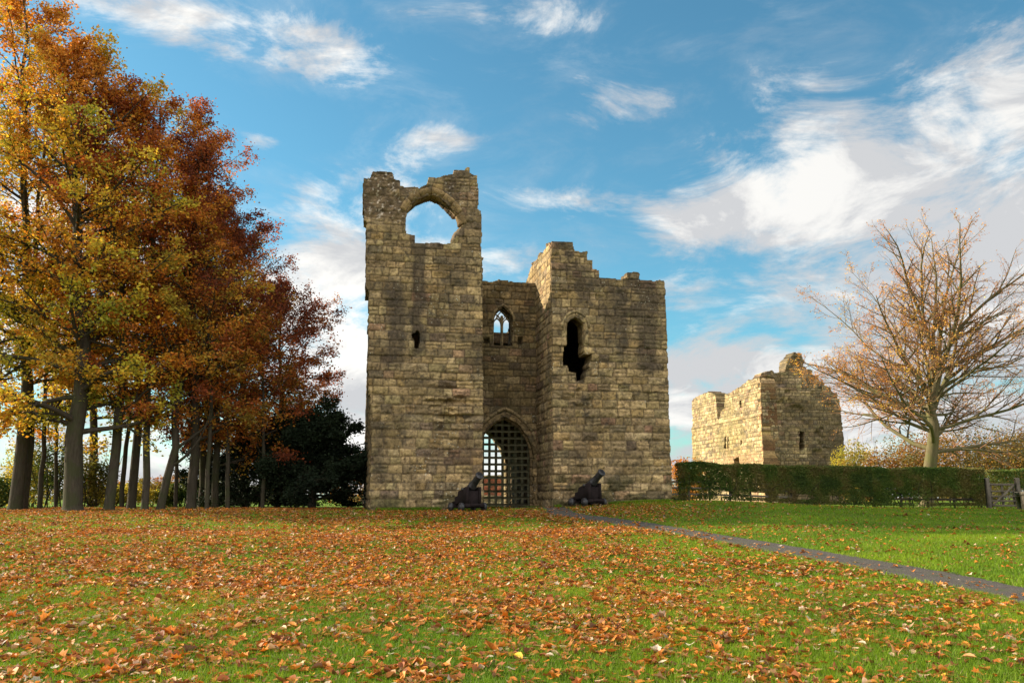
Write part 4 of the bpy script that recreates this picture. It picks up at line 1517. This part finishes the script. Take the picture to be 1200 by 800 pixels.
def hedge(label, a, b, h, th, pal, seed, n, holes=True, group='clipped hedge sections along the lawn', gain=1.4):
    rng = np.random.default_rng(seed)
    a = np.array(a); b = np.array(b)
    L = np.linalg.norm(b - a); t = (b - a) / L; nrm = np.array([-t[1], t[0]])
    z0 = float(ground_z(*((a + b) / 2)))
    root = thing('hedge', label, 'hedge', group, (a[0], a[1], float(ground_z(*a))))
    s = rng.uniform(0, L, n); k = rng.uniform(0, 1, n)
    z = rng.uniform(.05, 1, n) * h; w = rng.uniform(-1, 1, n) * th / 2
    top = h * (1 + (fbm(s * .8, s * 0, seed, 3) - .5) * .10)
    face = rng.uniform(0, 1, n)
    w = np.where(face < .45, -th / 2 * (1 + rng.normal(0, .10, n)), np.where(face < .55, th / 2, w))
    z = np.where((face > .8), top + rng.normal(0, .035, n), np.minimum(z, top))
    x = a[0] + t[0] * s + nrm[0] * -w * -1; y = a[1] + t[1] * s + nrm[1] * w
    low = np.clip(1 - z / (h * .52), 0, 1)
    hole = fbm(s * 1.5, z * 2.2, seed + 4, 3)
    kp = rng.uniform(0, 1, n) > low ** .6 * (.35 + 1.2 * (hole - .35) if holes else .4)
    kp &= ~((hole > (.60 if holes is True else .80)) & (z < h * .8) & bool(holes))
    kp &= ~((z < h * .28) & (z > h * .14) & (vn(s * 1.3, s * 0, seed + 8) > .55) & bool(holes))
    C = np.column_stack([x, y, ground_z(x, y) + z])[kp]
    V, Fq = leaf_mesh(rng, C, .075)
    hv = (fbm(s * .35, s * 0 + 1, seed + 2, 2)[kp] - .5) * 1.2
    o = mesh_obj('foliage', V, [Fq], M['leaf'], colr=np.repeat(leaf_cols(rng, C, pal, seed, hv, 1.5, gain), 4, 0)); reparent(o, root)
    ns = int(L * 4.5)
    sx = rng.uniform(0, L, ns)
    st = np.column_stack([a[0] + t[0] * sx, a[1] + t[1] * sx, np.zeros(ns)]) + np.column_stack([rng.normal(0, .12, (ns, 2)), np.zeros(ns)])
    st[:, 2] = ground_z(st[:, 0], st[:, 1]) - .03
    P = grow(rng, st, np.column_stack([rng.normal(0, .3, ns), rng.normal(0, .2, ns), np.ones(ns)]), np.full(ns, h * .85), 6, (0, 0, .0), .22)
    V, Fq = tubes(P, np.full((ns, 1), .022) * (1 - .6 * np.linspace(0, 1, 6)), 5)
    o = mesh_obj('hedge_stems', V, [Fq], M['bark'], smooth=True); reparent(o, root); o['kind'] = 'stuff'


P_H = [(.045, .080, .014), (.065, .105, .018), (.09, .125, .022), (.14, .12, .035)]
P_H2 = [(.045, .075, .016), (.075, .105, .02), (.11, .12, .028), (.14, .10, .04)]


def gp(px, Y):
    p = bx(px, Y); return p


HA, HB, HC, HD = gp(794, 42.6), gp(921, 42.6), gp(1020, 42.6), gp(1152, 42.6)
hedge('thin left part of the clipped hedge with gaps showing the keep', HA, HB, 1.78, .75, P_H, 501, 50000, 'part')
hedge('dense dark green middle part of the clipped hedge', HB, HC, 1.86, .80, P_H2, 502, 52000, 'part')
hedge('right part of the clipped hedge with purplish patches', HC, HD, 1.90, .85, P_H, 503, 60000, 'part')
hedge('hedge running on behind the timber gate', gp(1154, 44.2), gp(1290, 44.2), 1.85, .8, P_H, 504, 24000)


# fence with posts and rails in front of the hedge
def fence(label, px0, px1, Y, n, rails, ph, seed):
    rng = np.random.default_rng(seed)
    a = np.array(gp(px0, Y)); b = np.array(gp(px1, Y))
    root = thing('fence', label, 'fence', 'timber fences in front of the hedge', (a[0], a[1], float(ground_z(*a))))
    t = (b - a) / np.linalg.norm(b - a); t3 = np.array([t[0], t[1], 0]); n3 = np.cross(ZZv, t3)
    for k in range(n):
        p = a + (b - a) * k / (n - 1)
        z = float(ground_z(*p)); h = ph + rng.uniform(-.04, .04)
        mb = MB(); mb.box((p[0], p[1], z + h / 2 - .05), [t3, n3, ZZv], (.09, .08, h + .1), .012, np.array((.12, .10, .07)) * rng.uniform(.8, 1.2))
        o = mb.build('post', M['wood']); reparent(o, root)
    for r_ in rails:
        mb = MB()
        for k in range(n - 1):
            p = a + (b - a) * k / (n - 1); q = a + (b - a) * (k + 1) / (n - 1)
            P = np.array([p[0], p[1], ground_z(*p) + r_]); Q = np.array([q[0], q[1], ground_z(*q) + r_ + rng.uniform(-.02, .02)])
            ax = Q - P; L = np.linalg.norm(ax); ax = ax / L
            mb.box((P + Q) / 2 - n3 * (.066 + .002 * (k % 2)) + ZZv * .002 * (k % 3), [ax, n3, np.cross(ax, n3)], (L - .004, .035, .09), .006, np.array((.14, .12, .085)) * rng.uniform(.8, 1.25))
        o = mb.build('rail', M['wood']); reparent(o, root)


fence('weathered post and rail fence in front of the thin left hedge', 784, 928, 42.34, 7, (.32, .62, .92), 1.05, 1)
fence('weathered post and rail fence half sunk in the right hedge', 1025, 1150, 42.5, 5, (.42, .72, 1.15), 1.3, 2)

# timber field gate
gr = thing('field_gate', 'grey timber field gate with diagonal brace at the right end of the hedge', 'gate', loc=(*gp(1163, 41.6), float(ground_z(*gp(1163, 41.6)))))
ga_ = np.array([*gp(1159, 41.6), 0]); gb_ = np.array([*gp(1194.5, 41.6), 0])
for nm, p in (('gate_post', ga_), ('gate_post', gb_)):
    z = float(ground_z(p[0], p[1]))
    mb = MB(); mb.box((p[0], p[1], z + .68), [ID3[0], ID3[1], ID3[2]], (.20, .18, 1.5), .025, (.13, .11, .085))
    o = mb.build(nm, M['wood']); reparent(o, gr)
mb = MB()
z = float(ground_z(ga_[0], ga_[1]))
w = gb_[0] - ga_[0] - .26
cxm = (ga_[0] + gb_[0]) / 2; cym = ga_[1] + .02
for zz, hh in ((.12, .09), (.34, .09), (.56, .08), (.80, .08), (1.12, .10)):
    mb.box((cxm, cym, z + zz), ID3, (w, .04, hh), .008, (.13, .11, .08))
for xx in (-w / 2 + .05, w / 2 - .05, 0):
    mb.box((cxm + xx, cym + (.043 if xx else .045), z + .62), ID3, (.10, .04, 1.1), .008, (.12, .10, .075))
dg = np.array([w * .93, 0, .98]); Ld = np.linalg.norm(dg); dg /= Ld
mb.box((cxm, cym - .042, z + .62), [dg, ID3[1], np.cross(dg, ID3[1])], (Ld, .035, .08), .008, (.15, .125, .09))
o = mb.build('gate_frame', M['wood']); reparent(o, gr)

# stone bench cut by the right photo edge
bp = bx(1206, 38.2); bz_ = float(ground_z(*bp))
br = thing('stone_bench', 'weathered pale stone bench at the right photo edge', 'bench', loc=(bp[0], bp[1], bz_))
rb = np.random.default_rng(4)
mb = MB(); mb.box((bp[0] + .15, bp[1], bz_ + .70), ID3, (1.3, .5, .16), .035, (.36, .32, .24), .012, rb); o = mb.build('seat', M['stone']); reparent(o, br)
for s_ in (-1, 1):
    mb = MB(); mb.box((bp[0] + .15 + s_ * .48, bp[1], bz_ + .30), ID3, (.24, .42, .66), .03, (.34, .30, .22), .012, rb); o = mb.build('leg', M['stone']); reparent(o, br)

# red brick garden wall seen through the gate passage
w0 = EYE + ray(540, 560) * 62 / ray(540, 560)[1]
def brick_surf(u, z):
    mbk = Masonry(71, np.arange(0, 4, .085), -1, 8, .2, .25, quoin=False, pal=np.array([(.42, .13, .07), (.48, .17, .10), (.36, .11, .07)]), pw=np.array([.4, .3, .3]))
    dep, c = mbk(u, z, .3, .012)
    low = z < 1.75
    mst = Masonry(72, np.arange(0, 4, .27), -1, 8, .35, .7, quoin=False)
    d2, c2 = mst(u, z)
    cop = z > 2.95
    dep = np.where(low | cop, d2 + .05, dep * .4)
    c = np.where((low | cop)[..., None], c2 * 1.4, c)
    return dep, c
o = slab('garden_wall', np.array([w0[0], w0[1], 0]), np.array([1., 0, 0]), 0, 6.5, .3, 3.2, .04, lambda u, z: z < 3.2, brick_surf, .4, M['brick'], None, K=2, seed=9)
tag(o, 'red brick wall on a grey stone base seen through the castle gate', 'wall')


# ------------------------------------------------------------------ cannons
def lathe(mb, P, ax, prof, sides=20, color=(.02, .02, .02)):
    ax = norm(np.asarray(ax, float))
    pts = np.array([np.asarray(P) + ax * a for a, r in prof])
    mb.tube(pts, np.array([r for a, r in prof]), sides, color)


def cannon(label, px, py, Y, yaw):
    d = ray(px, py); p = EYE + d * Y / d[1]
    z0 = float(ground_z(p[0], p[1]))
    root = thing('cannon', label, 'cannon', 'black cannons in front of the gatehouse', (p[0], p[1], z0))
    fw = np.array([math.sin(yaw), -math.cos(yaw), 0]); sd = np.array([math.cos(yaw), math.sin(yaw), 0])  # forward, side
    B = np.array([p[0], p[1], z0])
    tp = lambda f, s, z: B + fw * f + sd * s + ZZv * z
    maroon = (.022, .015, .015)
    rg = np.random.default_rng(int(px))
    # cheeks: stepped side panels
    prof = [(-.72, .22), (-.72, .36), (-.50, .40), (-.47, .56), (-.28, .60), (-.24, .78), (.02, .86), (.30, .96), (.44, .96), (.46, .22), (.30, .22), (.26, .30), (-.35, .30), (-.40, .22)]
    for s_ in (-1, 1):
        mb = MB(); V = []
        for off in (-.05, .05):
            for f, z in prof: V.append(tp(f, s_ * (.30 - .04 * (f)) + off, z))
        n = len(prof)
        F4 = [[i, (i + 1) % n, n + (i + 1) % n, n + i] for i in range(n)]
        mb.add(np.array(V), F4, (), maroon, [list(range(n))[::-1], list(range(n, 2 * n))])
        o = mb.build('carriage_cheek', M['wood']); reparent(o, root)
    mb = MB(); ax3 = [fw, sd, ZZv]
    mb.box(tp(.36, 0, .55), ax3, (.08, .46, .50), .01, maroon)
    mb.box(tp(-.05, 0, .26), ax3, (1.2, .44, .08), .01, maroon)
    mb.box(tp(.33, 0, .20), ax3, (.20, .96, .16), .015, maroon)
    mb.box(tp(-.52, 0, .20), ax3, (.20, .96, .16), .015, maroon)
    mb.box(tp(.47, 0, .235), ax3, (.10, .84, .13), .015, maroon)
    o = mb.build('carriage_bed', M['wood']); reparent(o, root)
    for f in (.33, -.52):
        for s_ in (-1, 1):
            mb = MB()
            lathe(mb, tp(f, s_ * .47, .17), sd * s_, [(-.001, .05), (0, .165), (.015, .175), (.10, .175), (.115, .165), (.117, .08), (.15, .075), (.16, .05)], 18, (.035, .035, .04))
            o = mb.build('wheel', M['iron'], smooth=False); reparent(o, root)
    # barrel, raised about 33 degrees
    el = R(36)
    bax = fw * math.cos(el) + ZZv * math.sin(el)
    mb = MB()
    BS = 1.14
    lathe(mb, tp(-.22, 0, .62), bax, [(a * 1.03, r * BS) for a, r in [(-.30, .02), (-.29, .05), (-.25, .062), (-.20, .05), (-.17, .04), (-.14, .10), (-.12, .185), (-.08, .195), (-.04, .19), (0, .18), (.25, .172), (.27, .182), (.30, .182), (.32, .165),
                                     (.60, .150), (.62, .158), (.65, .158), (.67, .142), (1.05, .118), (1.07, .128), (1.10, .118), (1.20, .125), (1.27, .150), (1.30, .150), (1.32, .125), (1.32, .075), (1.15, .07)]], 22, (.02, .02, .022))
    c = tp(-.22, 0, .62) + bax * .42
    mb.tube([c - sd * .40, c + sd * .40], [.055, .055], 12, (.02, .02, .022))
    o = mb.build('barrel', M['iron'], smooth=False); reparent(o, root)


cannon('black cannon on a maroon carriage left of the lattice gate', 549, 594, 35.2, R(33))
cannon('black cannon on a maroon carriage against the right tower', 690, 590, 36.9, R(36))


# ------------------------------------------------------------------ fallen leaves and grass
rng = np.random.default_rng(99)


def scatter(n, y0, y1, dens, power=1.0):
    u = rng.uniform(0, 1, n)
    y = np.sqrt(y0 ** 2 + u * (y1 ** 2 - y0 ** 2)) if power == 1 else y0 * (y1 / y0) ** u
    x = rng.uniform(-.66, .68, n) * (y + 5.0)
    k = rng.uniform(0, 1, n) < dens(x, y)
    return x[k], y[k]


def in_castle(x, y):
    rx = x - O0[0]; ry = y - O0[1]
    uu = rx * U[0] + ry * U[1]; vv = rx * Vd[0] + ry * Vd[1]
    inside = (uu > -.15) & (uu < 13.4) & (vv > -.2) & (vv < 10.5)
    recess = (uu > 4.8) & (uu < 7.8) & (vv < 10.5)
    return inside & ~recess


def leaf_density(x, y):
    d, side = path_dist(x, y)
    n = fbm(x * .55, y * .40, 31, 4)
    n2 = fbm(x * 2.4, y * 1.5, 36, 3)
    de = .16 + .95 * sst(n * .35 + n2 * .35 + .3 * vn(x * 5, y * 4, 39), .40, .62)
    de = de * (.50 + .50 * sst(-x, -4.5, 1))
    # right of the path: nearly clean lawn with a few drifts near the castle
    drift = .50 * np.exp(-((x - 3.2) / 3.2) ** 2 - ((y - 31) / 5.0) ** 2)
    de = np.where((side > 0) & (d > .2), np.clip(drift + .02 + .05 * sst(n, .52, .62), 0, 1) , de)
    de = np.where(d < .52, de * .14, de)
    de = np.where((y > 34.2) & (x > -7) & (x < 1.5), de * .3, de)
    de = np.where(in_castle(x, y), 0, de)
    return np.clip(de, 0, 1)


LP = np.array([(.50, .175, .032), (.54, .21, .04), (.42, .13, .028), (.29, .09, .032), (.56, .28, .12), (.56, .36, .22), (.26, .09, .035), (.62, .36, .04), (.60, .48, .36), (.17, .075, .035), (.58, .17, .02)])
LW = np.array([6, 5, 5, 4, 3, 1.6, 3, .7, .6, 2.2, 3.]); LW /= LW.sum()
OUT8 = np.array([(-.5, 0), (-.30, .20), (0, .27), (.28, .18), (.5, 0), (.28, -.18), (0, -.27), (-.30, -.20)])
OUTM = np.array([(-.45, 0), (-.28, .16), (-.22, .42), (.02, .24), (.20, .38), (.24, .14), (.55, 0), (.24, -.14), (.20, -.38), (.02, -.24), (-.22, -.42), (-.28, -.16)])


def litter(x, y, size, out, lift):
    n = len(x)
    m = len(out)
    z = ground_z(x, y) + lift * rng.uniform(.4, 1.3, n)
    yaw = rng.uniform(0, 2 * np.pi, n)
    s = size * np.clip(rng.normal(1, .28, n), .45, 1.9)
    curl = rng.normal(0, .45, n); curl2 = rng.normal(.1, .40, n)
    tx = rng.normal(0, .20, n); ty = rng.normal(0, .20, n)
    P = np.broadcast_to(out[None], (n, m, 2)) * (1 + rng.normal(0, .07, (n, m, 2)))
    lx = P[..., 0] * s[:, None]; ly = P[..., 1] * s[:, None] * rng.uniform(.7, 1.25, n)[:, None]
    lz = (curl[:, None] * P[..., 0] ** 2 * 1.3 + curl2[:, None] * np.abs(P[..., 1]) * 1.2) * s[:, None] + tx[:, None] * lx + ty[:, None] * ly
    lz = lz - np.minimum(lz.min(axis=1), 0)[:, None] * .8
    c, s2 = np.cos(yaw)[:, None], np.sin(yaw)[:, None]
    X = x[:, None] + lx * c - ly * s2; Y = y[:, None] + lx * s2 + ly * c
    Zz = z[:, None] + lz
    ctr = np.stack([x, y, z + np.maximum(0, -curl2) * 0.0 + .004], -1)[:, None]
    V = np.concatenate([np.stack([X, Y, Zz], -1), ctr], 1)
    b = (np.arange(n) * (m + 1))[:, None]
    tri = []
    for k in range(m):
        tri.append(np.concatenate([b + k, b + (k + 1) % m, b + m], 1))
    F = np.concatenate(tri)
    cc = LP[rng.choice(len(LP), n, p=LW)] * rng.uniform(.6, 1.35, n)[:, None]
    cc = np.repeat(cc[:, None], m + 1, 1)
    return V.reshape(-1, 3), F, cc.reshape(-1, 3)


parts = []
x, y = scatter(122000, 5.2, 13, leaf_density)
h = len(x) // 5
parts.append(litter(x[:h], y[:h], .086, OUTM, .014)); parts.append(litter(x[h:], y[h:], .073, OUT8, .014))
x, y = scatter(200000, 13, 24, leaf_density)
parts.append(litter(x, y, .084, OUT8[::2], .024))
x, y = scatter(200000, 24, 41, leaf_density)
parts.append(litter(x, y, .088, OUT8[::2], .028))
V = []; F = []; C = []; n = 0
for v, f, c in parts:
    V.append(v); F.append(f + n); C.append(c); n += len(v)
o = mesh_obj('fallen_leaves', np.concatenate(V), [np.concatenate(F)], M['litter'], colr=np.clip(np.concatenate(C), .01, .8))
tag(o, 'brown and orange fallen leaves strewn over the grass', 'leaves', kind='stuff')


def grass_density(x, y):
    d, s = path_dist(x, y)
    return np.where((d < .44 + .16 * (vn(x * 3, y * 3, 61) - .5)) | in_castle(x, y), 0, 1)


def blades(x, y, h, w):
    n = len(x)
    z = ground_z(x, y) - .004
    a = rng.uniform(0, 2 * np.pi, n)
    hh = h * rng.uniform(.5, 1.5, n) * (.7 + .6 * fbm(x * 1.3, y * 1.3, 44, 3))
    lx = rng.normal(0, .45, n) * hh; ly = rng.normal(0, .45, n) * hh
    b = np.stack([x, y, z], -1)
    dv = np.stack([np.cos(a), np.sin(a), np.zeros(n)], -1) * (w * .5)
    V = np.stack([b - dv, b + dv, b + np.stack([lx, ly, hh], -1)], 1).reshape(-1, 3)
    F = np.arange(3 * n).reshape(n, 3)
    k = np.clip(fbm(x * .5, y * .5, 45, 3) * 1.6 - .3 + rng.normal(0, .2, n), 0, 1)[:, None]
    c = np.array([.085, .175, .008]) * (1 - k) + np.array([.20, .29, .012]) * k
    c = c * rng.uniform(.65, 1.4, n)[:, None]
    dry = rng.uniform(0, 1, n) < .05
    c[dry] = np.array([.25, .22, .09])
    return V, F, np.repeat(c, 3, 0)


parts = []
x, y = scatter(470000, 5.0, 12, grass_density); parts.append(blades(x, y, .045, .007))
x, y = scatter(320000, 12, 22, grass_density); parts.append(blades(x, y, .045, .013))
x, y = scatter(220000, 22, 44, grass_density); parts.append(blades(x, y, .045, .024))
nt_ = 26000
uu = rng.uniform(-.1, 13.4, nt_); vv = -.12 - np.abs(rng.normal(0, .14, nt_))
kk = ((uu < 4.9) | (uu > 7.8)) & (fbm(uu * 1.2, uu * 0, 63, 3) > .40)
uu, vv = uu[kk], vv[kk]
parts.append(blades(O0[0] + U[0] * uu + Vd[0] * vv, O0[1] + U[1] * uu + Vd[1] * vv, .12, .016))
V = []; F = []; C = []; n = 0
for v, f, c in parts:
    V.append(v); F.append(f + n); C.append(c); n += len(v)
o = mesh_obj('grass', np.concatenate(V), [np.concatenate(F)], M['grass'], colr=np.concatenate(C))
tag(o, 'short green lawn grass around the castle', 'grass', kind='stuff')
